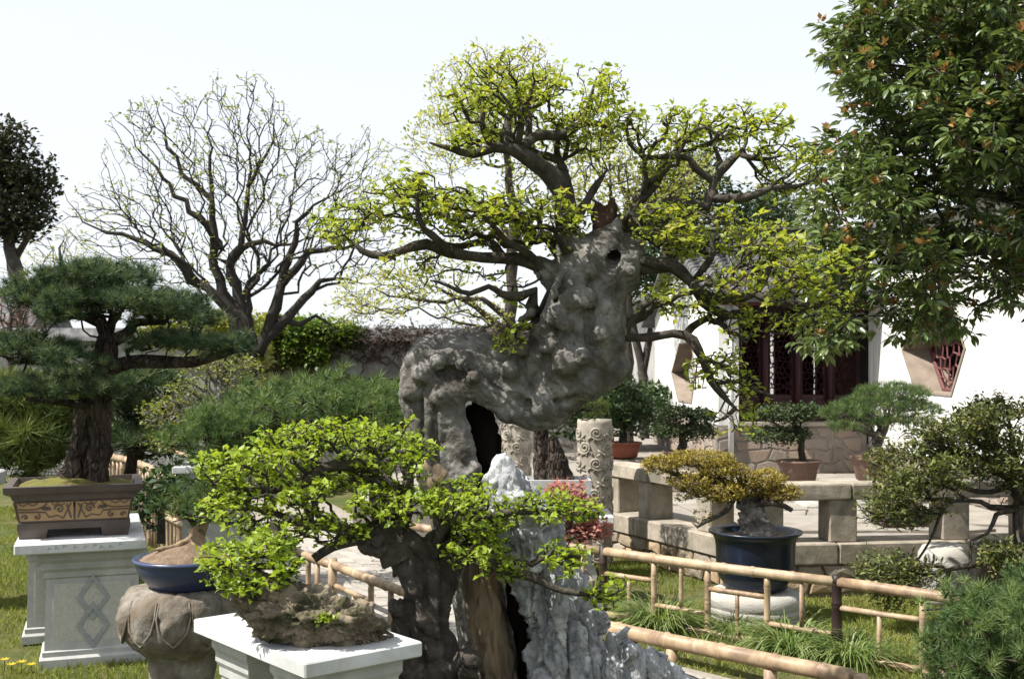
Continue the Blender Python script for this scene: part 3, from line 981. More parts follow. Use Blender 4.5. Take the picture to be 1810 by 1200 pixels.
# ------------------------------------------------------------------ the hall
XG, Y0, Y1, YR, ZE, ZR = 2.45, 13.5, 19.5, 16.5, 2.5, 3.3
hall = thing('garden_hall', 'white gabled garden hall with grey tiled roof and dark red lattice front', 'building', (XG, Y0, TZ))

def holed_wall(name, x, th, outer, hexa, mat, parent):
    """wall in the plane x = const (facing -x), outer and hexa: six (y, z) points each, same winding"""
    mb = MB()
    for xx in (x, x + th):
        vs_ = [(xx, *p) for p in outer] + [(xx, *p) for p in hexa]
        mb.add(vs_, [(i, (i + 1) % 6, 6 + (i + 1) % 6, 6 + i) for i in range(6)])
    vs_ = [(x, *p) for p in outer] + [(x + th, *p) for p in outer]
    mb.add(vs_, [(i, (i + 1) % 6, 6 + (i + 1) % 6, 6 + i) for i in range(6)])
    return mb.build(name, mat, parent)

def lattice(mb, fn, u0, u1, v0, v1, su, sv, g, r=.008):
    """ice-crack lattice bars: the edges of irregular cells"""
    seen = set()
    for c_ in cells(u0, u1, v0, v1, su, sv, g, gap=0.0, jit=.33):
        for k in range(len(c_)):
            a, b = c_[k], c_[(k + 1) % len(c_)]
            if np.linalg.norm(a - b) < .01: continue
            key = tuple(sorted([tuple(np.round(a, 2)), tuple(np.round(b, 2))]))
            if key in seen: continue
            seen.add(key)
            mb.tube([fn(*a), fn(*b)], [r, r], 4, False)
    return mb

def hex_window(x, th, hexa, parent, g, xl, lat=True):
    cen = np.mean(hexa, 0)
    rim = [tuple(cen + (np.array(p) - cen) * 1.03) for p in hexa]
    mb = MB()
    ring = [(x - .012, *p) for p in rim] + [(x + th, *p) for p in rim] + [(x + th, *(cen + (np.array(p) - cen) * .985)) for p in hexa] + [(x - .012, *(cen + (np.array(p) - cen) * .985)) for p in hexa]
    f = []
    for i in range(6):
        j = (i + 1) % 6
        f += [(i, j, 18 + j, 18 + i), (18 + i, 18 + j, 12 + j, 12 + i), (i, j, 6 + j, 6 + i)]
    mb.add(ring, f)
    w = mb.build('hexagonal_window', M['reveal'], parent)
    if lat:
        mb = MB()
        hy = [p[0] for p in hexa]; hz = [p[1] for p in hexa]
        lattice(mb, lambda u, v: (xl, u, v), min(hy), max(hy), min(hz), max(hz), .16, .13, g, .011)
        mb.build('lattice', M['red_frame'], w)
        mb = MB(); P6 = [np.array((xl, *(cen + (np.array(p) - cen) * .95))) for p in hexa]
        mb.tube(P6 + [P6[0]], [.022] * 7, 6)
        mb.build('frame', M['red_frame'], w)
    return w

hex1 = [(16.7, 1.12), (15.5, 1.13), (15.2, 1.55), (15.5, 1.95), (16.6, 1.95), (17.4, 1.53)]
outer1 = [(Y1, .92), (Y0, .92), (Y0, ZE), (YR - .6, ZR - .15), (YR + .6, ZR - .15), (Y1, ZE)]
holed_wall('gable_wall', XG, .24, outer1, hex1, M['white_wall'], hall)
hex_window(XG, .238, hex1, hall, g_, XG + .2, False)
MB().prism([(XG + .01, YR - .6, ZR - .15), (XG + .01, YR + .6, ZR - .15), (XG + .01, YR, ZR + .02)], (.22, 0, 0)).build('gable_peak', M['white_wall'], hall)
# plinth of squared rubble below the gable wall and below the lattice front
def plinth(name, fn, u0, u1, g):
    core = MB(); core.prism([fn(u0, TZ - .05, -.002), fn(u1, TZ - .05, -.002), fn(u1, .918, -.002), fn(u0, .918, -.002)],
                            np.array(fn(0, 0, -.23)) - np.array(fn(0, 0, 0)))
    o = core.build(name, M['mortar'], hall)
    for c_ in cells(u0, u1, TZ, .90, .27, .138, g, gap=.016, jit=.3):
        stone_piece('stone', c_, fn, .012, M['plinth'], o, g, .006)
plinth('gable_plinth', lambda u, v, w: (XG - .03 - w, u, v), Y0, Y1, g_)
plinth('front_plinth', lambda u, v, w: (u, Y0 - .03 - w, v), XG - .03, 4.2, g_)
MB().box(((XG + 4.2) / 2 + .12, Y0 + .08, .935), (4.2 - XG - .24, .30, .05), 0, .006).build('sill', M['stone_rail'], hall)
# lattice front
def door_panel(x0, x1, g, solid):
    fr = MB()
    for x in (x0 + .02, x1 - .02): fr.box((x, Y0 + .2, 1.66), (.04, .05, 1.40))
    for z in (.985, 1.25, 2.34): fr.box(((x0 + x1) / 2, Y0 + .2, z), (x1 - x0 - .084, .045, .05))
    o = fr.build('lattice_window', M['red_wood'], hall)
    MB().box(((x0 + x1) / 2, Y0 + .2, 1.115), (x1 - x0 - .086, .02, .215)).build('lower_panel', M['red_wood'], o)
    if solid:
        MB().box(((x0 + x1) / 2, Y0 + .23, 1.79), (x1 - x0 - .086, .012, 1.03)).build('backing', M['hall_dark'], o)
    mb = MB(); lattice(mb, lambda u, v: (u, Y0 + .2, v), x0 + .042, x1 - .042, 1.277, 2.313, .058, .066, g, .0075)
    mb.build('lattice', M['red_wood'], o)
xs_ = [2.71, 3.01, 3.06, 3.40, 3.45, 3.79, 3.84, 4.18]
for k in range(4): door_panel(xs_[2 * k], xs_[2 * k + 1], g_, k == 3)
for x in (3.035, 3.425, 3.815): MB().lathe((x, Y0 + .14, .96), [(.045, 0), (.045, 1.45)], 12).build('column', M['red_wood'], hall, True)
MB().box((3.45, Y0 + .2, 2.42), (1.52, .14, .11)).build('lintel', M['red_wood'], hall)
MB().box((3.32, Y0 - .28, 2.37), (1.78, .09, .08)).build('eave_beam', M['red_frame'], hall)
for i in range(9):
    MB().tube([(2.5 + i * .2, Y0 - .36, 2.40), (2.5 + i * .2, Y0 + .8, 2.72)], [.028, .028], 8).build('rafter', M['hall_dark'], hall)
MB().tube([(2.585, Y0 - .075, .36), (2.585, Y0 - .075, 2.35)], [.034, .034], 12).build('downpipe', M['pipe'], hall, True)
# back and inside: open at the rear, side panels
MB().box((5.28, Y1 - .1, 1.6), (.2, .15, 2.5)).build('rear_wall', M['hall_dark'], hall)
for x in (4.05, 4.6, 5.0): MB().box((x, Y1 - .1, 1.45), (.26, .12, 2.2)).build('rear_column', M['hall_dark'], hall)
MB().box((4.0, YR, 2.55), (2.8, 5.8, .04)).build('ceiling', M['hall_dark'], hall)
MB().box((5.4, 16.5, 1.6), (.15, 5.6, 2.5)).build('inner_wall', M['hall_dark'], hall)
# roof
def roof_pt(x, s_, h):
    """s_: 0 ridge .. 1 eave on the front slope, slightly hollow"""
    y = YR - s_ * (YR - Y0 + .55); z = ZR + .13 - s_ * 1.03 - .10 * math.sin(math.pi * s_)
    return (x, y, z + h)
mb = MB(); Ns = 14
X0, X1 = 2.27, 6.6
vs_, fs = [], []
for i in range(Ns + 1):
    for x in (X0, X1):
        for h in (0, -.05): vs_.append(roof_pt(x, i / Ns, h))
for i in range(Ns):
    a, b = 4 * i, 4 * (i + 1)
    fs += [(a, a + 2, b + 2, b), (a + 1, b + 1, b + 3, a + 3), (a, b, b + 1, a + 1), (a + 2, a + 3, b + 3, b + 2)]
fs += [(0, 1, 3, 2), (4 * Ns, 4 * Ns + 2, 4 * Ns + 3, 4 * Ns + 1)]
mb.add(vs_, fs)
mb.prism([(X0, YR + .02, ZR + .12), (X0, Y1 + .5, ZE - .15), (X0, Y1 + .5, ZE - .2), (X0, YR + .02, ZR + .07)], (X1 - X0, 0, 0))
roof = mb.build('roof', M['tile'], hall)
def roll_mesh(w, hgt, nt_, up):
    mb = MB()
    for k in range(nt_):
        s0, s1 = k / nt_, (k + 1.25) / nt_
        ring0, ring1 = [], []
        for q in range(7):
            a = math.pi * q / 6
            for ring, s_, sc in ((ring0, s0, .86), (ring1, min(s1, 1.01), 1.0)):
                if up: p = roof_pt(-math.cos(a) * w * sc, s_, .02 + math.sin(a) * hgt * sc + (.012 if ring is ring1 else 0))
                else: p = roof_pt(-math.cos(a) * w * sc, s_, .028 - math.sin(a) * hgt * .8 + (.014 if ring is ring1 else 0))
                ring.append(p)
        n = 7
        mb.add(ring0 + ring1, [(i, i + 1, n + i + 1, n + i) for i in range(6)] + [tuple(range(n, 2 * n))])
    return mb
r0 = roll_mesh(.062, .075, 20, True).build('tile_row', M['tile'], roof)
p0 = roll_mesh(.06, .02, 20, False).build('pan_row', M['tile'], roof)
nx_ = int((X1 - X0 - .1) / .2)
for i in range(nx_):
    x = X0 + .09 + i * .2
    if i == 0:
        r0.location.x = x; p0.location.x = x + .1
    else:
        part_copy(r0, roof, (x, r0.location.y, r0.location.z)).matrix_parent_inverse = r0.matrix_parent_inverse
        part_copy(p0, roof, (x + .1, p0.location.y, p0.location.z)).matrix_parent_inverse = p0.matrix_parent_inverse
MB().box(((X0 + X1) / 2, YR, ZR + .2), (X1 - X0, .16, .16), 0, .02).box(((X0 + X1) / 2, YR, ZR + .30), (X1 - X0 + .06, .24, .045), 0, .015).build('ridge', M['tile'], roof)

# the wing on the right with its hexagonal window
wing = thing('hall_wing', 'white plastered wing wall with hexagonal lattice window at right', 'building', (4.23, 10.5, TZ))
hex2 = [(11.9, 1.35), (10.95, 1.34), (10.62, 1.78), (10.95, 2.24), (11.9, 2.24), (12.3, 1.79)]
outer2 = [(13.5, .55), (6.0, .55), (6.0, 1.9), (6.0, 3.15), (13.5, 3.15), (13.5, 1.9)]
holed_wall('wall', 4.23, .42, outer2, hex2, M['white_wall'], wing)
hex_window(4.23, .40, hex2, wing, g_, 4.23 + .28, True)
fnw = lambda u, v, w: (4.2 - w, u, v)
core = MB(); core.prism([fnw(8.9, TZ - .05, 0), fnw(13.46, TZ - .05, 0), fnw(13.46, .70, 0), fnw(8.9, .70, 0)], (.4, 0, 0))
core = core.build('plinth', M['mortar'], wing)
for c_ in cells(8.9, 13.46, TZ, .69, .28, .115, g_, gap=.014, jit=.3): stone_piece('stone', c_, fnw, .012, M['plinth'], core, g_, .006)
MB().prism([(3.9, 5.9, 3.1), (6.5, 5.9, 4.3), (6.5, 5.9, 4.38), (3.9, 5.9, 3.19)], (0, 7.4, 0)).build('roof', M['tile'], wing)
MB().box((5.6, 9.8, 1.8), (.2, 7.2, 2.6)).build('inner_wall', M['hall_dark'], wing)

wl2 = thing('courtyard_wall', 'white courtyard wall seen through the lattice of the hall', 'wall', (5, 24, 0))
MB().box((5.5, 24, 1.45), (8, .3, 2.9)).build('wall_face', M['white_wall'], wl2)
MB().prism([(1.4, 23.7, 2.9), (1.4, 24.3, 2.9), (1.4, 24, 3.1)], (8.2, 0, 0)).build('coping', M['tile'], wl2)

# ------------------------------------------------------------------ old garden wall with creepers
GW = 17.0
gwall = thing('garden_wall', 'weathered grey plaster wall overgrown with bare creeper stems', 'wall', (-2, GW, 0))
MB().box((-4.0, GW + .15, 1.0), (10.6, .3, 2.0)).build('wall_face', M['old_wall'], gwall)
MB().prism([(-9.3, GW - .12, 2.0), (-9.3, GW + .42, 2.0), (-9.3, GW + .15, 2.2)], (10.6, 0, 0)).build('coping', M['tile'], gwall)
t = Tree([[(450, 660, GW - .06, 5), (500, 648, GW - .06, 6), (560, 655, GW - .06, 7), (620, 668, GW - .06, 6), (680, 675, GW - .06, 6), (745, 665, GW - .06, 4)],
          [(640, 760, GW - .06, 7), (625, 700, GW - .06, 6), (610, 665, GW - .06, 5)], [(470, 740, GW - .06, 5), (480, 690, GW - .06, 4), (500, 650, GW - .06, 3)]], .1)
tp = np.stack([g_.uniform(-4.4, 1.25, 420), GW - .05 + g_.normal(0, .02, 420), g_.uniform(.3, 2.05, 420)], 1)
t.grow(tp, .25, .12, .2, g_, .008, .35)
v, f = t.mesh(); mob('bare_stems', v, f, M['dead_vine'], gwall, True)
# tangle of dead creeper on the top of the wall
cr = thing('dead_creeper', 'dark red brown tangle of dead creeper along the wall top', 'creeper', (-1, GW, 2.0))
n = 9000
pts = np.stack([g_.uniform(-4.6, 1.3, n), GW + .1 + g_.normal(0, .17, n), 1.98 + np.abs(g_.normal(0, .12, n)) - .3 * (g_.random(n) < .45) * g_.random(n)], 1)
v, f, r = leaf_cloud(pts, .13, 1, needle_tmpl(3, 1.4, .055, 9), 0, .05, .25, g_)
mob('twigs', v, f, M['dead_vine'], cr, False, r)
# fresh creeper hanging over the wall
iv = thing('green_creeper', 'fresh green creeper mound hanging over the old wall', 'creeper', tuple(P(540, 640, GW - .1)))
EI = [(520, 590, 75, 26, GW, .4), (575, 590, 60, 26, GW, .4), (480, 600, 40, 28, GW, .3), (605, 600, 40, 20, GW, .3), (515, 620, 14, 28, GW - .2, .15, 2),
      (560, 628, 22, 22, GW - .2, .15, 2), (480, 625, 12, 20, GW - .2, .12)]
pts, nr = ells_sample(EI, 2300, .5, g_, .5)
v, f, r = leaf_cloud(pts, .075, 3, LEAF_S, .09, .1, 0, g_)
mob('leaves', v, f, M['leaf_ivy'], iv, False, r)
t = Tree([[(560, 700, GW - .05, 4), (550, 640, GW - .05, 4), (540, 600, GW, 3)]], .1); t.grow(pts[:150], .3, .12, .15, g_, .004, .4)
v, f = t.mesh(); mob('stems', v, f, M['dead_vine'], iv, True)

# house far left
hs_ = thing('far_house', 'low grey roofed white house far behind the big pine', 'building', tuple(Pz(20, 21, 0)))
a, b = Pz(-330, 21, 0)[0], Pz(30, 21, 0)[0]
MB().box(((a + b) / 2, 22.2, 1.0), (b - a, 2.4, 2.0)).build('wall', M['white_wall'], hs_)
MB().prism([(a - .2, 20.6, 1.95), (a - .2, 22.2, 3.1), (a - .2, 23.8, 1.95), (a - .2, 22.2, 2.0)], (b - a + .4, 0, 0)).build('roof', M['tile'], hs_)
MB().box((Pz(15, 20.9, 0)[0], 20.95, .9), (.5, .08, 1.5)).build('door', M['red_wood'], hs_)
MB().box((Pz(-20, 20.9, 0)[0], 20.96, 1.3), (.6, .06, .6)).build('window', M['tile'], hs_)

# ------------------------------------------------------------------ carved cloud columns
def scroll_pts(r, flip=1, n=22):
    """a cloud scroll as a spiral with a tail, in (angle*r, z)"""
    out = []
    for k in range(n):
        t = k / (n - 1)
        a = t * 3.3 * math.pi
        rr = .012 + .034 * t
        out.append((flip * rr * math.cos(a), rr * math.sin(a)))
    x, z = out[-1]
    for k in range(1, 9):
        t = k / 8
        out.append((x + flip * .11 * t, z - .028 * math.sin(t * math.pi) + .03 * t))
    return out
def cloud_column(label, c, r, h, seed):
    g = np.random.default_rng(seed)
    root = thing('carved_column', label, 'column', c)
    MB().lathe(c, [(r * 1.02, 0), (r, .02), (r * .995, h - .03), (r * .97, h)], 40).build('shaft', M['column'], root, True)
    base = []
    for flip in (1, -1):
        mb = MB(); sp = scroll_pts(r, flip)
        mb.tube([((r + .002) * math.sin(x / r), -(r + .002) * math.cos(x / r), z) for x, z in sp], [.0105] * (len(sp) - 1) + [.004], 6)
        # puffy lobes under the scroll
        for q in range(3):
            arc = [(flip * (-.035 + .045 * q + .028 * math.cos(a)), -.052 - .006 * q + .02 * math.sin(a)) for a in np.linspace(0, math.pi * 1.15, 7)]
            mb.tube([((r + .001) * math.sin(x / r), -(r + .001) * math.cos(x / r), z) for x, z in arc], [.009] * 7, 5)
        mb2 = mb
        me = make_mesh('cloud_scroll', mb2.v, mb2.f, M['column'], True); base.append(me)
    k = 0
    nz = int(h / .125)
    for i in range(nz):
        for j in range(5):
            a = (j + (i % 2) * .5) * 2 * math.pi / 5 + g.normal(0, .06)
            if math.cos(a) < -.25: continue
            o = bpy.data.objects.new('cloud_scroll', base[(i + j) % 2])
            o.location = (c[0], c[1], c[2] + .08 + i * .125 + g.normal(0, .008)); o.rotation_euler = (0, 0, a)
            link(o, root)
cloud_column('pale stone column carved with cloud scrolls beside the balustrade', tuple(Pz(1051, 9.3, 0)), .143, 1.18, 1)
cloud_column('cloud carved stone column half hidden behind the great hollow trunk', tuple(Pz(912, 11.2, 0)), .143, 1.15, 2)

# ------------------------------------------------------------------ stands and pots
g_ = np.random.default_rng(21)
def rot2(c, x, y, rz):
    return (c[0] + x * math.cos(rz) - y * math.sin(rz), c[1] + x * math.sin(rz) + y * math.cos(rz))

def diamond(mb, c, rz, y, cx, cz, w, h, th, t=.012):
    """raised diamond outline on a face at local y"""
    o = [(0, h), (w, 0), (0, -h), (-w, 0)]
    k = 1 - t / w * 1.25
    for i in range(4):
        a, b = o[i], o[(i + 1) % 4]
        q = [a, b, (b[0] * k, b[1] * k), (a[0] * k, a[1] * k)]
        pts = [(*rot2(c, cx + x, y, rz), c[2] + cz + z) for x, z in q]
        n = np.array([math.sin(rz), -math.cos(rz), 0]) * th
        mb.prism(pts, n)

def moulded_leg(c, rz, wx, wy, h, parent, front_panel=True):
    """square stone pier: stepped foot, body, stepped neck"""
    mb = MB()
    mb.rect_loft(c, [(wx * 1.10, wy * 1.10, 0), (wx * 1.10, wy * 1.10, .045), (wx * 1.04, wy * 1.04, .06), (wx * 1.04, wy * 1.04, .085),
                     (wx, wy, .092), (wx * .955, wy * .955, h * .76), (wx * 1.0, wy * 1.0, h * .775), (wx * 1.0, wy * 1.0, h * .82),
                     (wx * 1.07, wy * 1.07, h * .85), (wx * 1.07, wy * 1.07, h * .90), (wx * 1.14, wy * 1.14, h * .93), (wx * 1.14, wy * 1.14, h)], rz)
    o = mb.build('pier', M['pedestal'], parent)
    if front_panel:
        for f in (1,):
            mb = MB()
            q = [(-wx * .82, .135), (wx * .82, .135), (wx * .80, h * .72), (-wx * .80, h * .72)]
            pts = [(*rot2(c, x, -wy * 1.0, rz), c[2] + z) for x, z in q]
            n = np.array([-math.sin(rz), math.cos(rz), 0]) * .012
            mb.prism([np.array(p) + n * .0 for p in pts], n)
            p_ = mb.build('pecked_panel', M['pedestal_pick'], o)
            mb = MB()
            hm = h * .72 + .135
            diamond(mb, c, rz, -wy * 1.0 + .001, 0, hm / 2 + .075, .085, .125, .007, .02)
            diamond(mb, c, rz, -wy * 1.0 - .001, 0, hm / 2 - .075, .085, .125, .007, .02)
            mb.build('diamond_relief', M['pedestal_line'], o)
    return o

# big table at left
RZ_L = R(20)
LC = np.array([-2.33, 6.33])
lt = thing('stone_table', 'pale stone table with interlaced diamond relief under the tall layered pine', 'table', (LC[0], LC[1], 0))
for cx, cy in ((.0, -.0), (-.12, .62)):
    x, y = rot2(LC, cx, cy, RZ_L)
    moulded_leg((x, y, 0), RZ_L, .245, .2, .62, lt, True)
x, y = rot2(LC, -.06, .28, RZ_L)
MB().box((x, y, .65), (.655, 1.16, .055), RZ_L, .006).build('table_top', M['marble'], lt)
# faint brush marks on the front edge of the slab
for k in range(9):
    u = -.17 + k * .045 + random.uniform(-.01, .01); zz = .652 + random.uniform(-.006, .006)
    MB().tube([(*rot2((x, y), u + du, -.581, RZ_L), zz + dz) for du, dz in ((0, -.008), (.006, .01), (.012, .0), (.024, random.uniform(-.008, .008)))], [.0014, .0016, .0012, .0008], 4).build('brush_mark', M['paint_char'], lt)

# rectangular relief pot on it
PC = rot2(LC, -.095, .14, RZ_L)
pz = .678
pot = thing('relief_pot', 'brown rectangular pot with tan mirrored beast relief on stone table', 'pot', (PC[0], PC[1], pz))
hx, hy = .335, .29
mb = MB()
mb.rect_loft((PC[0], PC[1], pz), [(hx * .86, hy * .86, .05), (hx * .86, hy * .86, .085), (hx * .84, hy * .84, .09), (hx * .90, hy * .90, .205), (hx * .93, hy * .93, .215),
                               (hx * .95, hy * .95, .235), (hx * 1.05, hy * 1.05, .25), (hx * 1.06, hy * 1.06, .285), (hx * .93, hy * .93, .287), (hx * .90, hy * .90, .24)], RZ_L)
mb.build('body', M['brown_glaze'], pot)
for sx in (-1, 1):
    for sy in (-1, 1):
        mb = MB(); fx, fy = rot2(PC, sx * hx * .63, sy * hy * .63, RZ_L)
        mb.rect_loft((fx, fy, pz), [(hx * .2, hy * .2, 0), (hx * .21, hy * .21, .02), (hx * .23, hy * .23, .052)], RZ_L)
        mb.build('foot', M['brown_glaze'], pot)
def face_fn(side):
    """point on the slanted pot side; u along the face in -1..1, v 0..1 up, w outward"""
    def fn(u, v, w):
        s_ = .845 + .055 * v
        z = pz + .095 + .105 * v
        if side == 0: x_, y_ = u * hx * s_, -hy * s_ - w
        else: x_, y_ = -hx * s_ - w, -u * hy * s_
        q = rot2(PC, x_, y_, RZ_L)
        return (q[0], q[1], z)
    return fn
for side in (0, 1):
    fn = face_fn(side)
    for u0, u1 in ((-.96, -.02), (.02, .96)):
        pts = [fn(u0, .03, .002), fn(u1, .03, .002), fn(u1, .97, .002), fn(u0, .97, .002)]
        n = np.array(fn(0, 0, .006)) - np.array(fn(0, 0, .002))
        o = MB().prism(pts, n).build('tan_panel', M['tan_glaze'], pot)
        s_ = 1 if u0 > 0 else -1
        def T(pts2, w, nm, mb):
            mb.tube([fn(s_ * a, b, .0065) for a, b in pts2], [w] * len(pts2), 5)
        mb = MB()
        # scroll head near the middle, wings and wavy tail outwards
        sp = [(.26 + .085 * (1 - k / 16) * math.cos(k * .62), .60 + .26 * (1 - k / 16) * math.sin(k * .62)) for k in range(17)]
        T(sp, .0042, 'x', mb)
        T([(.06, .12), (.13, .85)], .005, 'x', mb); T([(.06, .9), (.2, .12)], .004, 'x', mb)
        T([(.2, .12), (.3, .28), (.45, .2), (.5, .45), (.62, .48), (.95, .5)], .004, 'x', mb)
        T([(.16, .9), (.24, .8), (.28, .95), (.34, .8), (.38, .95)], .0035, 'x', mb)
        T([(.45, .95), (.55, .72), (.66, .62), (.8, .62), (.95, .64)], .0036, 'x', mb)
        T([(.62, .95), (.7, .82), (.78, .95), (.86, .8), (.93, .95)], .0036, 'x', mb)
        sp = [(.66 + .07 * (1 - k / 12) * math.cos(k * .6 + 2), .24 + .16 * (1 - k / 12) * math.sin(k * .6 + 2)) for k in range(13)]
        T(sp, .0042, 'x', mb)
        sp = [(.86 + .06 * (1 - k / 12) * math.cos(k * .6), .22 + .15 * (1 - k / 12) * math.sin(k * .6)) for k in range(13)]
        T(sp, .0045, 'x', mb)
        T([(.4, .62), (.5, .6), (.56, .66), (.5, .72), (.42, .68)], .006, 'x', mb)
        mb.build('relief_lines', M['brown_glaze'], o)
# soil mound with moss and surface roots
def mound(c, hx, hy, rz, z, h, mat, parent, name='soil', n=15, ell=False):
    vs_, fs = [], []
    for i in range(n):
        for j in range(n):
            u, v = -1 + 2 * i / (n - 1), -1 + 2 * j / (n - 1)
            if ell:
                q = max(abs(u), abs(v)); L = math.hypot(u, v) + 1e-9
                uu, vv = u * q / L, v * q / L
            else: uu, vv = u, v
            m = max(0, 1 - (uu * uu + vv * vv) ** .5) if ell else max(0, (1 - uu * uu) * (1 - vv * vv))
            x_, y_ = rot2(c, uu * hx, vv * hy, rz)
            edge = max(abs(uu), abs(vv)) < .99
            zz = z + h * m ** .7 + (vn(np.array([[x_, y_, 0.3]]), 22)[0] - .5) * .03 * edge
            vs_.append((x_, y_, zz))
    for i in range(n - 1):
        for j in range(n - 1):
            fs.append((i * n + j, (i + 1) * n + j, (i + 1) * n + j + 1, i * n + j + 1))
    return mob(name, vs_, fs, mat, parent, True)
mound(PC, hx * .92, hy * .92, RZ_L, pz + .255, .055, M['moss_soil'], pot)

# lotus carved drum
LD = Pz(322, 5.15, 0)
ld = thing('lotus_stand', 'round brown stone stand carved with lotus petals under blue pot', 'stand', tuple(LD))
def petal(a, i, z):
    k = abs(math.sin(a * 5.5)) ** .6
    w = max(0, 1 - abs(z - .50) / .14)
    return 1 + w * (.12 * k - .07)
prof = [(.13, 0), (.135, .06), (.14, .20), (.15, .31), (.19, .335), (.235, .37), (.262, .41), (.272, .45), (.272, .50), (.262, .55), (.245, .585), (.225, .605), (.20, .615), (.05, .618)]
dense = []
for i in range(len(prof) - 1):
    for k in range(3):
        t_ = k / 3; dense.append((prof[i][0] * (1 - t_) + prof[i + 1][0] * t_, prof[i][1] * (1 - t_) + prof[i + 1][1] * t_))
dense.append(prof[-1])
mb = MB().lathe((LD[0], LD[1], 0), dense, 132, petal)
V = np.array(mb.v); N = V - np.array([LD[0], LD[1], .4]); N /= np.linalg.norm(N, axis=1, keepdims=True)
V = V + N * (.02 * (vn(V, 12) - .5) + .012 * (vn(V, 45) - .5) + .005 * facets(V, 22))[:, None]
mb.v = list(V); mb.build('drum', M['stone_lotus'], ld, True)
# raised petal ridges
for k in range(11):
    a = (k + .5) * math.pi / 5.5
    def pp(da, z, r): return (LD[0] + r * math.cos(a + da), LD[1] + r * math.sin(a + da), z)
    mb = MB().tube([pp(-.26, .585, .245), pp(-.27, .52, .268), pp(-.22, .46, .274), pp(-.1, .42, .270), pp(0, .395, .262), pp(.1, .42, .270), pp(.22, .46, .274), pp(.27, .52, .268), pp(.26, .585, .245)],
                   [.004, .005, .007, .008, .009, .008, .007, .005, .004], 6)
    mb.build('petal', M['stone_lotus'], ld, True)

bp = thing('blue_oval_pot', 'shallow blue glazed round pot on lotus stone stand', 'pot', (LD[0], LD[1], .62))
c0 = (LD[0] + .03, LD[1], .618)
MB().lathe(c0, [(.17, 0), (.175, .012), (.185, .02), (.215, .055), (.232, .095), (.236, .11), (.245, .118), (.245, .130), (.228, .132), (.222, .105)], 48).build('bowl', M['blue_glaze'], bp, True)
mound((c0[0], c0[1]), .222, .222, 0, .618 + .112, .075, M['soil'], bp, ell=True)

# small marble table, foreground
RZ_S = math.atan2(-.62, .515)
SC = np.array([-1.15, 4.1]) + np.array([.515, -.62]) / 2 + np.array([.31, .25]) / .398 * .22
st = thing('marble_table', 'white marble slab table in the foreground carrying a brown rock', 'table', (SC[0], SC[1], 0))
MB().box((SC[0], SC[1], .672), (.806, .44, .05), RZ_S, .005).build('table_top', M['marble'], st)
for sx in (-.22, .22):
    x, y = rot2(SC, sx, 0, RZ_S)
    moulded_leg((x, y, 0), RZ_S, .12, .15, .645, st, False)

# rock of the little landscape on it
def rock(name, label, chains, h, disp, mat, base, k=.03, cuts=(), sq=1.0, parent=None, cat='rock'):
    v, f = bark_sdf(chains, h, k, disp, cuts, sq=sq)
    o = mob(name, v, f, mat, parent, False)
    return tag(o, label, cat) if parent is None else o
def strata(V):
    a = V * np.array([1, 1, 3.2])
    return .03 * (vn(a, 12) - .5) + .026 * facets(a * np.array([.6, .6, 1]), 14) + .012 * facets(a * np.array([.7, .7, 1]), 32, 3.) + .008 * facets(V, 80)
RD = 3.78
rock('landscape_rock', 'long brown layered rock lying on the white marble table',
     [[(450, 1066, RD, 36), (482, 1072, RD - .05, 45), (545, 1086, RD - .05, 46), (612, 1100, RD - .05, 38), (660, 1110, RD, 24)],
      [(445, 1048, RD + .05, 20), (500, 1052, RD + .05, 26), (560, 1075, RD + .08, 22)], [(470, 1108, RD - .06, 20), (560, 1122, RD - .06, 18), (640, 1126, RD - .04, 14)]],
     .006, strata, M['rock_brown'], None, .02)

# tray with the two old trees and the grey rock
TR = (.02, 4.62)
tray = thing('oval_tray', 'dark shallow stone tray under the great hollow trunk', 'tray', (TR[0], TR[1], 0))
mb = MB()
def ov(a, i, z): return 1.0
vs_ = []
mb.lathe((0, 0, 0), [(.86, 0), (.9, .06), (.95, .26), (1.0, .27), (1.0, .31), (.95, .31), (.93, .24)], 60)
mb.v = [np.array((TR[0] + p[0] * .78, TR[1] + p[1] * .48, p[2])) for p in mb.v]
mb.build('rim', M['bark_dark'], tray, True)
mound(TR, .73, .45, 0, .26, .03, M['moss_soil'], tray, ell=True)

def crag(V):
    a = (V + .03 * (vn(V, 9)[:, None] - .5)) * np.array([1.0, 1.0, .42])
    b = V * np.array([1.0, 1.0, .25]); k_ = np.clip((1.30 - V[:, 2]) / .30, .3, 1)
    return k_ * (.05 * facets(a, 8) + .022 * facets(a, 20, 4.7) + .012 * facets(V * np.array([1, 1, .6]), 44, 9.1) + .004 * facets(V, 95, 2.1) + .012 * (vn(a, 40) - .5) + .02 * (vn(V, 7) - .5) + crease(V * np.array([1, 1, .38]), 11, .05, .035, 2.) + crease(b, 26, .018, .04, 6.))
GD = 4.42
rock('limestone_crag', 'tall blue grey limestone rock leaning against the hollow trunk',
     [[(892, 822, GD, 15), (899, 850, GD, 26), (910, 890, GD, 36), (928, 950, GD, 46), (964, 1050, GD, 52), (1000, 1160, GD, 64), (1015, 1250, GD, 78)],
      [(945, 870, GD + .05, 16), (970, 940, GD + .05, 26), (992, 1010, GD + .05, 36), (1022, 1100, GD + .02, 42), (1040, 1190, GD, 52)],
      [(875, 860, GD, 16), (892, 940, GD, 30), (925, 1010, GD, 30)]],
     .0075, crag, M['limestone'], None, .03)
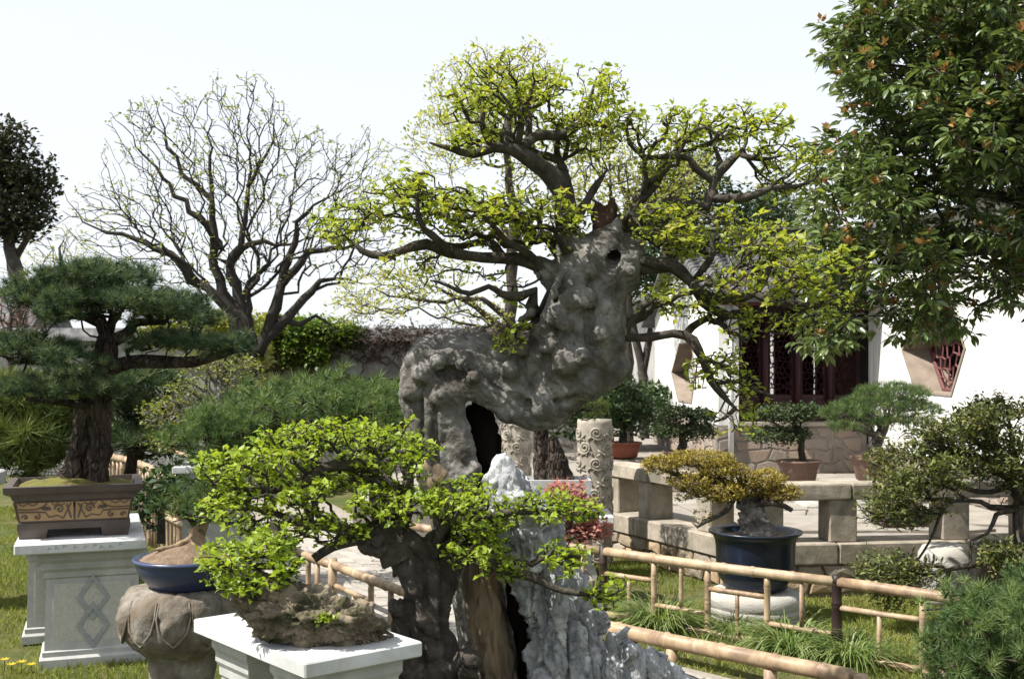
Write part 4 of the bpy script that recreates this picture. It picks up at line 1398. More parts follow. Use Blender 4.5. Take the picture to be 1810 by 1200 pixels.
rock('limestone_boulder', 'low pitted grey limestone boulder beside the tall crag, before the bamboo rail',
     [[(1082, 1128, GD - .1, 16), (1100, 1180, GD - .1, 36), (1110, 1250, GD - .1, 50)], [(1120, 1160, GD - .1, 22), (1165, 1190, GD - .1, 26), (1215, 1225, GD - .1, 24), (1240, 1270, GD - .1, 22)]],
     .0085, lambda V: .6 * crag(V), M['limestone'], None, .03)

# ------------------------------------------------------------------ bamboo
def culm(p, q, r, mb, gap=.2, n=12, taper=.93):
    p, q = np.asarray(p, float), np.asarray(q, float); L = np.linalg.norm(q - p)
    ts, rs = [0.0], [r * .97]
    s_ = random.uniform(.05, gap)
    while s_ < L - .03:
        rr = r * (1 - (1 - taper) * s_ / L)
        for ds, k in ((-.016, 1.0), (-.007, 1.12), (-.001, .98), (.004, 1.15), (.014, 1.0)):
            ts.append(s_ + ds); rs.append(rr * k)
        s_ += gap * random.uniform(.8, 1.25)
    ts.append(L); rs.append(r * taper)
    o_ = np.argsort(ts); ts = np.clip(np.array(ts)[o_], 0, L); rs = np.array(rs)[o_]
    sag = np.array([0, 0, -1.0]) * .004 * L
    pts = [p + (q - p) * (t / L) + sag * math.sin(math.pi * t / L) for t in ts]
    return mb.tube(pts, rs, n)
def bam(name, p, q, r, parent, mat='bamboo', gap=.2):
    return culm(p, q, r, MB(), gap).build(name, M[mat], parent, True)

fence = thing('bamboo_fence', 'bamboo fence with stepped panels and dark posts before the lawn', 'fence', (.58, 7.3, 0))
def fp(px, z):
    k = (px - 905) / F
    t_ = (k * 7.3 - .58) / (1.207 + 1.05 * k)
    return np.array([.58 + 1.207 * t_, 7.3 - 1.05 * t_, z])
for px, r_, m_ in ((1066, .027, 'bamboo_dark'), (1479, .029, 'bamboo_dark'), (700, .027, 'bamboo_dark'), (1990, .03, 'bamboo_dark')):
    bam('thick_post', fp(px, -.05), fp(px, .462), r_, fence, m_, .13)
for a, b in ((700, 1066), (1066, 1479), (1479, 1990)):
    bam('top_rail', fp(a + 4, .425), fp(b - 4, .425), .0305, fence, gap=.22)
for px in (1156, 1251, 1356, 1631, 940, 830):
    bam('post', fp(px, -.05), fp(px, .395), .0195, fence, gap=.16)
for px, z0, z1 in ((1030, .14, .395), (1112, -.05, .272), (1204, .15, .395), (1303, -.05, .272), (1417, .15, .395), (1554, -.05, .272), (1720, .15, .395)):
    bam('thin_post', fp(px, z0), fp(px, z1), .0135, fence, gap=.16)
for a, b, z in ((1070, 1153, .285), (1254, 1352, .285), (1483, 1627, .285), (1159, 1248, .135), (1360, 1474, .135), (1635, 1800, .135), (945, 1062, .135)):
    bam('mid_rail', fp(a, z), fp(b, z), .0165, fence, gap=.2)
for a, b in ((700, 1062), (1070, 1475), (1484, 1990)):
    bam('ground_rail', fp(a, .025), fp(b, .025), .022, fence, gap=.22)

low = thing('bamboo_kerb_rail', 'single thick bamboo culm on short stubs edging the path', 'rail', (.5, 6.5, 0))
k0, k1 = Pz(1055, 6.52, .13), Pz(1505, 5.42, .13)
dk = (k1 - k0)
bam('thick_culm', k0 - dk * .35, k0 + dk * 1.0, .044, low, gap=.3)
for s_ in (-.2, .16, .335, .72, 1.03):
    q = k0 + dk * s_
    top = .085 if s_ < 1 else .15
    bam('stub_post', (q[0], q[1], -.08), (q[0], q[1], top), .036, low, gap=.3)

lf = thing('bamboo_path_fence', 'short bamboo fence with thick post beside the paved path at left', 'fence', tuple(Pz(690, 6.9, 0)))
def lp(px, z):
    a, b = np.array([-1.50, 8.15]), np.array([-.738, 6.9]); k = (px - 905) / F
    d_ = b - a
    t_ = (k * a[1] - a[0]) / (d_[0] - k * d_[1])
    q = a + d_ * t_
    return np.array([q[0], q[1], z])
bam('thick_post', lp(588, -.05), lp(588, .315), .034, lf, gap=.2)
for px in (545, 561, 656, 691): bam('post', lp(px, -.05), lp(px, .245), .02, lf, gap=.16)
bam('top_rail', lp(500, .27), lp(585, .27), .03, lf); bam('top_rail', lp(591, .275), lp(720, .275), .03, lf)
bam('mid_rail', lp(594, .14), lp(654, .14), .017, lf); bam('thin_post', lp(625, -.05), lp(625, .125), .014, lf)

cf = thing('curved_bamboo_fence', 'low curved bamboo fence behind the big relief pot', 'fence', tuple(Pz(280, 10.2, 0)))
cl = smooth_line([Pz(190, 11.6, .70), Pz(232, 11.0, .70), Pz(275, 10.1, .69), Pz(310, 9.5, .68), Pz(345, 8.95, .67)], .12)
mb = MB().tube(cl, [.035] * len(cl), 10); mb.build('top_rail', M['bamboo'], cf, True)
cl2 = cl + np.array([.1, .5, .1])
MB().tube(cl2, [.022] * len(cl2), 8).build('back_rail', M['bamboo'], cf, True)
for i in range(0, len(cl), 1):
    q = cl[i]
    bam('upright', (q[0], q[1], -.05), (q[0], q[1], q[2] - .03), .016 if i % 4 else .028, cf, gap=.25)
MB().tube(cl - np.array([0, .03, .35]), [.028] * len(cl), 8).build('lower_rail', M['bamboo'], cf, True)

# ------------------------------------------------------------------ pots and stands on the right
def drum_stand(label, c, prof, mat, n=40, mod=None, name='stone_drum', group=None):
    root = thing(name, label, 'stand', c, group)
    mb = MB().lathe(c, prof, n, mod)
    V = np.array(mb.v); mb.v = list(V + .012 * (np.stack([vn(V, 9), vn(V, 9, 5.), vn(V, 9, 9.)], 1) - .5))
    mb.build('drum', mat, root, True)
    return root
M['drum_white'] = surf('pale_worn_stone', [(.3, (.28, .27, .25)), (.7, (.47, .455, .425))], scale=6, rough=.95, bump=.7, bscale=40, bdist=.008, stretch=(1, 1, 3), stain=(.36, .34, .30), sscale=3)
BD = Pz(1335, 7.3, 0)
def groove(a, i, z): return 1.0
drum_stand('squat grey banded stone drum under the navy pot on the lawn', (BD[0], BD[1], -.02),
           [(.27, 0), (.295, .02), (.304, .05), (.300, .054), (.306, .058), (.311, .10), (.306, .104), (.311, .108), (.305, .16), (.29, .185), (.265, .197), (.05, .20)], M['drum_white'], 48)
nv = thing('navy_pot', 'large navy glazed round pot with flared rim on grey stone drum', 'pot', (BD[0], BD[1], .19))
MB().lathe((BD[0], BD[1], .184), [(.17, 0), (.19, .015), (.205, .02), (.20, .035), (.235, .08), (.248, .14), (.25, .26), (.255, .31), (.27, .345), (.295, .362), (.298, .375), (.285, .378), (.262, .36), (.25, .32)], 56).build('bowl', M['navy_glaze'], nv, True)
mound((BD[0], BD[1]), .25, .25, 0, .184 + .33, .03, M['soil'], nv, ell=True)

WD = Pz(1672, 7.75, 0)
drum_stand('white topped bulging stone stool behind the bamboo fence at right', (WD[0], WD[1], -.02),
           [(.14, 0), (.165, .06), (.185, .18), (.19, .28), (.18, .36), (.155, .405), (.12, .42), (.02, .425)], M['drum_white'], 40, None, 'stone_stool')
PD = Pz(1812, 7.1, 0)
drum_stand('rounded brown stone stand under the purple pot at right edge', (PD[0] - .06, PD[1], -.02),
           [(.24, 0), (.285, .05), (.295, .10), (.275, .16), (.23, .185), (.02, .19)], M['stone_lotus'], 40, None, 'stone_stand')
pp_ = thing('purple_pot', 'deep purple brown clay pot of the azalea at right edge', 'pot', (PD[0], PD[1], .17))
MB().lathe((PD[0], PD[1], .166), [(.22, 0), (.235, .01), (.275, .20), (.285, .27), (.31, .28), (.315, .315), (.29, .318), (.27, .27)], 44).build('bowl', M['purple_clay'], pp_, True)
mound((PD[0], PD[1]), .272, .272, 0, .166 + .285, .02, M['soil'], pp_, ell=True)

def round_pot(label, px, py_rim, py_bot, d, wpx, mat, name='clay_pot', taper=.74, group=None):
    c = P(px, py_bot, d); r = S(wpx / 2, d); h = S(py_bot - py_rim, d)
    root = thing(name, label, 'pot', tuple(c), group)
    MB().lathe(tuple(c), [(r * taper * .9, 0), (r * taper, .01), (r * (taper * .45 + .5), h * .55), (r * .93, h * .86), (r, h * .88), (r, h), (r * .9, h), (r * .86, h * .85)], 36).build('bowl', mat, root, True)
    mound((c[0], c[1]), r * .88, r * .88, 0, c[2] + h * .9, .015, M['soil'], root, ell=True, n=9)
    return root
def block_stand(label, px, py_top, d, wpx, name='stone_block', mat='drum_white', dz=TZ, dep=.4):
    top = P(px, py_top, d); w = S(wpx, d)
    root = tag(MB().box((top[0], top[1], (top[2] + dz) / 2), (w, dep, max(.03, top[2] - dz)), random.uniform(-.1, .1), .015, .006).build(name, M[mat]), label, 'stand')
    return root
round_pot('red clay pot of the dark shrub behind the carved column', 1102, 781, 808, 12.6, 66, M['red_clay'])
block_stand('long low stone bench under the red clay pot', 1112, 810, 12.6, 110, 'stone_bench', 'stone_lotus')
round_pot('small brown pot half hidden behind the golden bonsai', 1200, 797, 818, 11.6, 60, M['brown_clay'])
block_stand('stone block under the small brown pot', 1200, 819, 11.6, 74, 'stone_block', 'stone_rail')
round_pot('wide brown clay pot before the stone plinth', 1412, 813, 850, 11.2, 78, M['brown_clay'])
block_stand('pale stone block under the wide brown clay pot', 1412, 852, 11.2, 70)
round_pot('tapered brown clay pot of the bright green pine', 1545, 807, 848, 10.6, 84, M['brown_clay'])
block_stand('rounded pale boulder slab under the tapered clay pot', 1535, 850, 10.6, 120)
tag(MB().box(P(1431, 896, 10.2), (S(38, 10.2), .3, S(18, 10.2)), .1, .02, .006).build('stone_slab', M['drum_white']), 'small white stone slab lying on the terrace paving', 'stone')
# ribbed stone stand and dark pot under the bench rail
rs_ = Pz(1545, 9.4, TZ)
root = thing('ribbed_stand', 'grey ribbed round stone stand behind the balustrade post', 'stand', tuple(rs_))
prof = []
for k in range(9): prof += [(.19 - .004 * (k % 2) - k * .004, k * .028), (.20 - k * .004, k * .028 + .012)]
MB().lathe(tuple(rs_), prof, 36).build('drum', M['drum_white'], root, True)
dp = Pz(1590, 9.0, TZ)
root = thing('dark_trough', 'dark brown trapezoid trough on the terrace under the bench rail', 'pot', tuple(dp))
MB().rect_loft(tuple(dp), [(.17, .14, 0), (.175, .145, .09), (.13, .11, .2), (.11, .09, .205)], .1).build('body', M['purple_clay'], root)

# trough with the bark trunk, behind the crag
gt = thing('grey_trough', 'grey rectangular stone trough on a white table behind the crag', 'pot', tuple(P(985, 900, 8.7)))
a = P(985, 905, 8.7)
MB().rect_loft(tuple(a), [(.235, .17, 0), (.25, .18, .26), (.23, .16, .262), (.225, .155, .23)], 0).build('body', M['pot_grey'], gt)
wt = thing('white_side_table', 'white slab table behind the red maple', 'table', (a[0], a[1], 0))
MB().box((a[0] + .05, a[1] - .02, a[2] - .026), (.72, .5, .05), 0, .005).build('table_top', M['marble'], wt)
MB().rect_loft((a[0] + .05, a[1], 0), [(.24, .18, 0), (.24, .18, .06), (.2, .15, .08), (.2, .15, a[2] - .13), (.25, .2, a[2] - .05)], 0).build('pier', M['pedestal'], wt)

# white pier behind the little deciduous bonsai
mp_ = Pz(385, 8.2, 0)
mt = thing('tall_white_pedestal', 'pale square pedestal of the grey budding bonsai', 'pedestal', tuple(mp_))
moulded_leg(tuple(mp_), .1, .22, .2, .86, mt, False)
MB().box((mp_[0], mp_[1], .885), (.55, .5, .05), .1, .005).build('slab', M['marble'], mt)
mpot = thing('dark_oval_pot', 'dark shallow pot of the grey budding bonsai', 'pot', (mp_[0], mp_[1], .91))
MB().lathe((mp_[0], mp_[1], .911), [(.15, 0), (.16, .01), (.2, .085), (.215, .09), (.215, .105), (.19, .105)], 32).build('bowl', M['brown_glaze'], mpot, True)
# grey stone bench at far left
tag(MB().box(P(-75, 848, 7.6), (.5, .5, .1), .2, .01, .004).build('grey_slab', M['pot_grey']), 'weathered grey slab behind the relief pot at left edge', 'slab')
q_ = P(-90, 848, 7.6)
tag(MB().box((q_[0], q_[1], (q_[2] - .05) / 2 - .02), (.34, .34, q_[2] - .055 + .04), .2, .01, .004).build('slab_stand', M['stone_rail']), 'stone stand of the weathered grey slab at left edge', 'stand')

# ------------------------------------------------------------------ the great hollow bonsai
g_ = np.random.default_rng(31)
D = 4.7
T_CH = [
    # hollow column from the tray up to the shoulder
    [(895, 1262, D, 88), (878, 1150, D, 66), (852, 1040, D, 54), (815, 930, D, 50), (786, 850, D, 43), (777, 760, D, 44), (774, 700, D, 46), (766, 655, D, 46)],
    [(765, 655, D, 46), (800, 640, D, 43), (850, 648, D, 46), (905, 672, D, 46), (950, 690, D, 50), (985, 690, D - .02, 48)],
    # arm over the cavity and the tail of the mass
    [(845, 690, D - .09, 17), (872, 704, D - .09, 20), (900, 725, D - .07, 23), (940, 736, D - .05, 23), (975, 734, D - .03, 23)],
    # big twisted mass rising to the right
    [(960, 670, D, 60), (1000, 640, D, 72), (1030, 600, D, 72), (1040, 560, D, 68), (1040, 510, D, 58), (1050, 470, D, 50), (1075, 440, D, 42)],
    [(1040, 640, D, 52), (1060, 650, D, 40), (1055, 600, D, 48)],
    # flowing folds of the bark
    [(770, 622, D - .09, 9), (830, 622, D - .10, 9), (885, 648, D - .10, 8)], [(758, 690, D - .085, 9), (756, 760, D - .09, 8), (762, 845, D - .085, 7)], [(740, 700, D - .05, 11), (738, 780, D - .05, 10), (748, 850, D - .05, 9)],
    [(1062, 515, D - .12, 12), (1070, 575, D - .13, 14), (1062, 640, D - .11, 12)], [(1000, 480, D - .09, 12), (985, 520, D - .11, 12), (962, 560, D - .10, 10)], [(1045, 470, D - .1, 11), (1022, 510, D - .13, 12), (1018, 560, D - .15, 12)],
    [(900, 690, D - .1, 12), (950, 700, D - .11, 14), (1000, 690, D - .12, 14), (1050, 660, D - .11, 12)],
    [(1060, 480, D, 52), (1095, 475, D, 40), (1115, 460, D, 26)],
    # leg in front of the hollow
    [(784, 676, D - .085, 26), (796, 705, D - .1, 20), (800, 735, D - .105, 17), (812, 765, D - .1, 17), (818, 795, D - .1, 19), (826, 835, D - .095, 21), (822, 872, D - .08, 19)],
    [(812, 682, D - .1, 20), (845, 688, D - .1, 17), (872, 704, D - .09, 19)],
    # shoulder ridge and its rear edge
    [(755, 618, D + .02, 26), (800, 603, D + .03, 18), (850, 600, D + .03, 16), (885, 625, D + .04, 16)],
    [(728, 660, D, 20), (735, 700, D, 26), (745, 760, D, 24)],
    # upper stubs
    [(1085, 440, D, 22), (1090, 415, D, 18), (1092, 395, D, 11)], [(1105, 465, D - .03, 22), (1125, 450, D - .04, 15)],
    [(1015, 470, D, 36), (1010, 445, D, 26), (1008, 425, D, 22)], [(985, 500, D, 26), (965, 480, D - .01, 17), (950, 465, D - .02, 13)],
]
KNOBS = [(902, 655, 21, -.10), (922, 618, 17, -.08), (733, 637, 19, -.05), (752, 625, 22, -.06), (748, 662, 22, -.09), (728, 692, 20, -.07), (775, 640, 20, -.1), (985, 560, 26, -.11), (1008, 535, 24, -.12),
         (955, 588, 20, -.08), (1035, 530, 26, -.13), (1072, 545, 22, -.1), (1045, 480, 18, -.11), (1075, 500, 20, -.09), (1085, 610, 22, -.06), (1088, 650, 28, -.04), (1000, 640, 26, -.14),
         (1040, 680, 28, -.1), (960, 720, 24, -.1), (815, 645, 16, -.12), (780, 700, 20, -.11), (1000, 575, 16, -.15), (1060, 590, 20, -.14), (975, 610, 20, -.13), (1020, 500, 20, -.11),
         (925, 565, 9, -.05), (940, 555, 12, -.06), (1098, 520, 15, -.05), (1115, 480, 14, -.07), (735, 722, 14, -.05), (730, 760, 13, -.03), (740, 790, 15, -.03), (838, 828, 12, -.13), (1030, 630, 18, -.17)]
A = [[(P(*q[:3]), S(q[3], q[2])) for q in c] for c in T_CH]
sd = SDF(P(680, 1262, D) - np.array([0, .40, .0]), P(1165, 380, D) + np.array([0, .40, .05]), .0095)
for c in A: sd.chain([p for p, r in c], [r for p, r in c], .016 if max(r for p, r in c) < .036 else .035)
kc = []
for x, y, r, dd in KNOBS:
    p = P(x, y, D + dd * 1.18); kc.append(p); sd.cap(p, p + np.array([0, .04, 0]), S(r, D) * .92, S(r, D) * 1.05, .014)
V0, F0 = sd.mesh()
g2 = np.random.default_rng(8)
for i in g2.choice(len(V0), 8, replace=False):
    p = V0[i]
    if p[2] < .9 or p[1] > D + .05: continue
    r = g2.uniform(.014, .042); kc.append(p); KNOBS.append((0, 0, r * F / D, 0))
    sd.cap(p, p + g2.normal(size=3) * r, r, r * .8, .012)
# openings: black hollow behind the leg, slot under the shoulder, rot hole at the top, long hollow lower down
for a, b, ra, rb in (((836, 724, D - .09), (864, 734, D - .09), 11, 12), ((838, 730, D + .0), (866, 742, D + .0), 12, 14), ((858, 770, D - .06), (864, 860, D - .06), 22, 26),
                     ((1082, 462, D - .10), (1088, 440, D - .02), 11, 13), ((905, 1020, D - .14), (955, 1200, D - .14), 20, 34), ((905, 1020, D - .06), (950, 1200, D - .06), 16, 26)):
    sd.cut(P(*a), P(*b), S(ra, D), S(rb, D), .015)
# deep folds along the flow of the wood
for line, r in ((((786, 655, .118), (845, 668, .118), (888, 702, .12)), 7), (((1042, 500, .145), (1040, 560, .165), (1046, 625, .16)), 7), (((990, 585, .15), (965, 635, .15), (938, 690, .13)), 8),
                (((772, 705, .108), (770, 780, .106), (778, 850, .102)), 6), (((752, 690, .09), (748, 770, .085), (756, 850, .085)), 5), (((1012, 452, .1), (1000, 500, .12), (982, 545, .12)), 6),
                (((1080, 520, .09), (1084, 580, .09), (1076, 640, .08)), 7), (((800, 612, .085), (850, 616, .09), (900, 640, .1)), 5), (((930, 712, .11), (985, 708, .12), (1040, 690, .11)), 6), (((765, 645, .11), (790, 668, .12)), 6)):
    q_ = smooth_line([P(x, y, D - dd) for x, y, dd in line], .03)
    for i in range(len(q_) - 1): sd.cut(q_[i], q_[i + 1], S(r, D) * (.6 + .4 * math.sin(3.14 * i / len(q_))), S(r, D) * (.6 + .4 * math.sin(3.14 * (i + 1) / len(q_))), .012)
V, Fc = sd.mesh()
kc = np.array(kc)
SEG = [(A[c][i][0], A[c][i + 1][0]) for c in (0, 1, 3, 5, 6, 7, 8, 9, 10, 11) for i in range(len(A[c]) - 1)]
SEG = [(a_, b_) for a_, b_ in SEG if np.linalg.norm(b_ - a_) > .02]
def wrinkle(V):
    best = np.full(len(V), 9.0); ax = np.zeros_like(V)
    acc = np.zeros_like(V)
    for a_, b_ in SEG:
        ab = b_ - a_; L = np.linalg.norm(ab)
        t_ = np.clip((V - a_) @ ab / L ** 2, 0, 1); dd_ = np.linalg.norm(V - a_ - t_[:, None] * ab, axis=1)
        wgt = np.exp(-dd_ * 45)
        u_ = ab / L; u_ = u_ * (1 if u_[0] + u_[2] > 0 else -1)
        acc += wgt[:, None] * u_
    ax = acc / (np.linalg.norm(acc, axis=1, keepdims=True) + 1e-12)
    s_ = (V * ax).sum(1)
    q = V - ax * (s_ * .78)[:, None] + .05 * (vn(V, 7)[:, None] - .5)
    dk_ = np.linalg.norm(V[:, None, :] - kc[None], axis=2) - np.array([S(k[2], D) for k in KNOBS])[None]
    near = dk_.min(1)
    ring = np.sin((near + .022 * vn(V, 16)) * 200) * np.exp(-np.clip(near, 0, 1) * 13) * .0036 * np.clip(near * 60, 0, 1)
    low_ = np.clip((.98 - V[:, 2]) / .25, 0, 1)
    return (ring + crease(q, 11, .008, .03) + crease(q, 26, .004, .05, 3.) + .020 * (vn(V, 5) - .5) + .004 * (vn(q, 22, 2.) - .5)
            + low_ * (crease(q, 16, .006, .05, 9.) + .004 * (vn(q, 30, 4.) - .5)) + .0015 * (vn(V, 80) - .5))
V = V + vnormals(V, Fc) * wrinkle(V)[:, None]
big = thing('great_bonsai', 'huge old bonsai with knobbly hollow grey trunk leaning right and spreading leafy limbs', 'bonsai tree', (.0, D, .28))
M['bark_great'] = M['bark_grey']
mob('trunk', V, Fc, M['bark_grey'], big, True)
# inside of the hollow, its shade painted near-black; rotten stub and pale bare wood
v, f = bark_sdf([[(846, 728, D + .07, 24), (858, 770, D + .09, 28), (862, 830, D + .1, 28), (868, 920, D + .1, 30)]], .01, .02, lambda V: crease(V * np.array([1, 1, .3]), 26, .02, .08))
mob('hollow_shade_core', v, f, M['hollow_shade'], big, True)
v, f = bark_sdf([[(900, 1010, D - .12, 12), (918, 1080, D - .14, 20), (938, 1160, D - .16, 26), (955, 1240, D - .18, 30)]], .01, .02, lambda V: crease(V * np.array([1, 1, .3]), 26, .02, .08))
mob('hollow_shade_core', v, f, M['hollow_shade'], big, True)  # lower hollow: its darkness is likewise painted shade
def rotw(V): return .03 * (np.abs(vn(V * np.array([1, 1, .3]), 40) - .5) * 2 - .4) + .012 * (vn(V, 70) - .5)
v, f = bark_sdf([[(1062, 366, D + .02, 9), (1064, 395, D + .02, 18), (1072, 450, D + .03, 28)], [(1080, 352, D, 6), (1076, 385, D, 11), (1078, 420, D - .02, 14)], [(1050, 380, D, 5), (1058, 410, D, 12)]], .007, .012, rotw)
mob('rotten_stub', v, f, M['wood_rot'], big, True)
v, f = bark_sdf([[(845, 990, D - .17, 30), (858, 1080, D - .2, 30), (875, 1160, D - .22, 32), (885, 1220, D - .22, 36)]], .009, .03,
                lambda V: .03 * (np.abs(vn(V * np.array([1, 1, .16]), 26) - .5) * 2 - .35) + crease(V * np.array([1, 1, .2]), 34, .02, .06) + .02 * (vn(V, 12) - .5))
mob('bare_wood', v, f, M['wood_pale'], big, True)
v, f = bark_sdf([[(762, 822, D - .07, 16), (785, 838, D - .075, 17)], [(770, 850, D - .075, 16), (795, 880, D - .08, 20)]], .008, .02,
                lambda V: .01 * (np.abs(vn(V * np.array([1, 1, .3]), 30) - .5) * 2 - .4))
mob('bare_wood', v, f, M['wood_pale'], big, True)

LIMBS = [
    [(1010, 450, D, 24), (1006, 400, D, 22), (998, 345, D, 20), (975, 310, D, 18), (945, 285, D - .03, 17), (905, 263, D - .05, 15), (872, 262, D - .06, 12), (838, 280, D - .08, 9), (800, 268, D - .1, 6), (765, 250, D - .1, 4)],
    [(918, 275, D - .04, 13), (935, 250, D - .03, 12), (985, 238, D, 11), (1025, 215, D + .02, 8), (1060, 218, D + .04, 6), (1100, 245, D + .05, 4)],
    [(905, 263, D - .05, 9), (893, 225, D - .02, 8), (900, 190, D, 6), (925, 150, D, 4)], [(868, 262, D - .06, 8), (856, 215, D - .12, 7), (862, 180, D - .14, 5), (835, 160, D - .15, 3)],
    [(935, 250, D - .03, 9), (932, 205, D + .02, 8), (915, 180, D + .06, 6), (905, 130, D + .08, 3)], [(1025, 215, D + .02, 6), (1045, 180, D, 5), (1060, 140, D, 3)],
    [(1012, 380, D, 15), (1005, 330, D + .08, 13), (998, 295, D + .12, 11), (985, 270, D + .15, 7), (1000, 230, D + .2, 4)],
    [(1012, 395, D, 12), (1040, 350, D + .05, 9), (1055, 325, D + .06, 6), (1070, 300, D + .06, 4)],
    # right upper limb
    [(1085, 425, D, 17), (1110, 398, D, 16), (1150, 374, D - .02, 14), (1195, 358, D - .04, 13), (1248, 368, D - .05, 12), (1258, 345, D - .05, 11), (1268, 320, D - .05, 10), (1290, 298, D - .04, 8), (1312, 272, D - .02, 6), (1325, 240, D, 4)],
    [(1265, 325, D - .05, 9), (1232, 300, D - .06, 8), (1224, 283, D - .06, 7), (1185, 280, D - .04, 6), (1140, 276, D, 5), (1112, 250, D + .04, 4), (1105, 210, D + .05, 3)],
    [(1252, 352, D - .05, 9), (1300, 352, D - .08, 8), (1335, 350, D - .1, 7), (1365, 336, D - .1, 6), (1410, 328, D - .1, 4), (1450, 300, D - .1, 3)],
    [(1270, 318, D - .05, 7), (1275, 290, D + .02, 7), (1258, 255, D + .05, 5), (1250, 220, D + .06, 3)], [(1312, 275, D - .02, 6), (1345, 285, D - .05, 5), (1385, 270, D - .05, 3)],
    # right lower limbs
    [(1110, 470, D, 15), (1150, 480, D - .04, 13), (1190, 476, D - .08, 12), (1225, 500, D - .12, 11), (1255, 535, D - .14, 10), (1285, 558, D - .14, 8), (1320, 562, D - .14, 5)],
    [(1115, 460, D, 13), (1165, 465, D - .1, 11), (1200, 475, D - .14, 10), (1240, 510, D - .16, 10), (1290, 528, D - .18, 9), (1330, 515, D - .2, 9), (1360, 480, D - .2, 8), (1372, 462, D - .2, 6), (1400, 440, D - .18, 4)],
    [(1330, 515, D - .2, 8), (1365, 535, D - .22, 7), (1410, 540, D - .22, 6), (1460, 535, D - .2, 4), (1500, 510, D - .18, 3)], [(1190, 476, D - .08, 9), (1178, 445, D - .05, 8), (1180, 410, D - .02, 5), (1200, 390, D, 3)],
    [(1225, 500, D - .12, 8), (1245, 470, D - .2, 7), (1260, 440, D - .25, 5), (1250, 410, D - .25, 3)],
    # arching low limb
    [(1085, 596, D - .02, 12), (1130, 597, D - .04, 10), (1190, 592, D - .06, 10), (1228, 600, D - .08, 10), (1250, 630, D - .1, 9), (1262, 668, D - .1, 9), (1280, 700, D - .1, 8), (1308, 728, D - .1, 7)],
    [(1268, 678, D - .1, 5), (1310, 675, D - .12, 4), (1370, 700, D - .14, 3)], [(1300, 722, D - .1, 6), (1280, 740, D - .1, 5), (1262, 748, D - .1, 3)],
    # left limbs
    [(985, 500, D, 17), (965, 478, D - .03, 16), (935, 460, D - .06, 14), (890, 455, D - .08, 13), (850, 458, D - .1, 12), (800, 452, D - .12, 12), (755, 435, D - .14, 11), (715, 440, D - .16, 9), (680, 450, D - .16, 8), (640, 442, D - .16, 6), (600, 420, D - .16, 4)],
    [(890, 455, D - .08, 10), (860, 430, D, 9), (800, 432, D + .04, 8), (760, 410, D + .08, 6), (720, 380, D + .1, 4), (690, 340, D + .1, 3)], [(800, 452, D - .12, 8), (770, 420, D - .22, 7), (740, 385, D - .26, 5), (735, 340, D - .26, 3)],
    [(965, 480, D - .02, 10), (930, 440, D - .12, 8), (880, 405, D - .18, 6), (840, 380, D - .2, 4)],
    [(955, 560, D - .02, 14), (940, 540, D - .05, 13), (948, 512, D - .06, 11), (925, 520, D - .08, 10), (890, 515, D - .1, 8), (860, 512, D - .12, 6), (830, 525, D - .14, 5), (795, 510, D - .14, 4), (760, 490, D - .14, 3)],
    [(940, 575, D - .04, 8), (915, 580, D - .08, 6), (895, 588, D - .1, 4)],
]
CROWN = [(900, 150, 85, 50, D, .30), (1010, 180, 95, 55, D, .32), (840, 215, 80, 60, D - .05, .28), (960, 235, 110, 40, D, .25, .7), (1070, 230, 70, 50, D, .25), (1085, 150, 25, 22, D, .1),
         (1190, 240, 60, 45, D, .25), (1270, 225, 70, 40, D, .25), (1345, 240, 65, 45, D - .05, .25), (1400, 300, 55, 45, D - .05, .2, .8), (1160, 310, 50, 35, D, .2, .6),
         (740, 360, 115, 55, D - .1, .25, .95), (640, 410, 70, 45, D - .1, .2, .85), (860, 395, 110, 48, D - .1, .25, 1.0), (975, 395, 80, 40, D - .15, .2, 1.0), (600, 400, 40, 35, D - .1, .15, .8),
         (830, 510, 120, 30, D - .1, .22, .5), (740, 480, 60, 22, D - .1, .2, .5), (1170, 400, 60, 35, D - .1, .2, 1.2), (1250, 410, 90, 40, D - .15, .3, 1.2), (1350, 435, 90, 45, D - .15, .3, 1.2), (1450, 480, 75, 40, D - .15, .25, 1.2),
         (1340, 500, 110, 40, D - .2, .25, .7), (1210, 535, 70, 35, D - .1, .15, .45), (1340, 580, 80, 30, D - .15, .15, .5), (1440, 545, 60, 35, D - .15, .2, .8), (1270, 640, 60, 22, D - .1, .1, .35),
         (1330, 690, 65, 35, D - .1, .12, .6), (1240, 670, 22, 35, D - .1, .08, .4), (1320, 745, 50, 25, D - .1, .08, .5), (900, 590, 28, 18, D - .1, .05, .9), (1165, 500, 50, 20, D + .1, .12, .5), (1190, 415, 40, 25, D, .1, 1)]
pts, _ = clumped(CROWN, 5200, .35, g_, 0, 400, .075, .7)
pts = pts[thin(pts, .038)]
LIMBS = [[(*q[:3], q[3] * .86 if i < len(L) - 1 else 1.6) for i, q in enumerate(L)] for L in LIMBS]
t = Tree(LIMBS, .035, .022)
t.grow(pts, .36, .036, .34, g_, .0028, .46)
pts = pts[g_.random(len(pts)) < .82]
v, f = t.mesh(wob=.3)
mob('branches', v, f, M['bark_twig'], big, True)
a, b = nearest_split(pts, 290)
place_clusters('leaf_cluster', cluster_meshes('leaf_cluster', M['leaf_bonsai'], .027, 5, LEAF, 8), pts[a], big, g_)
v, f, r = leaf_cloud(pts[b], .025, 5, LEAF, .016, .2, g=g_, svar=.5)
mob('crown', v, f, M['leaf_bonsai'], big, True, r)['kind'] = 'stuff'

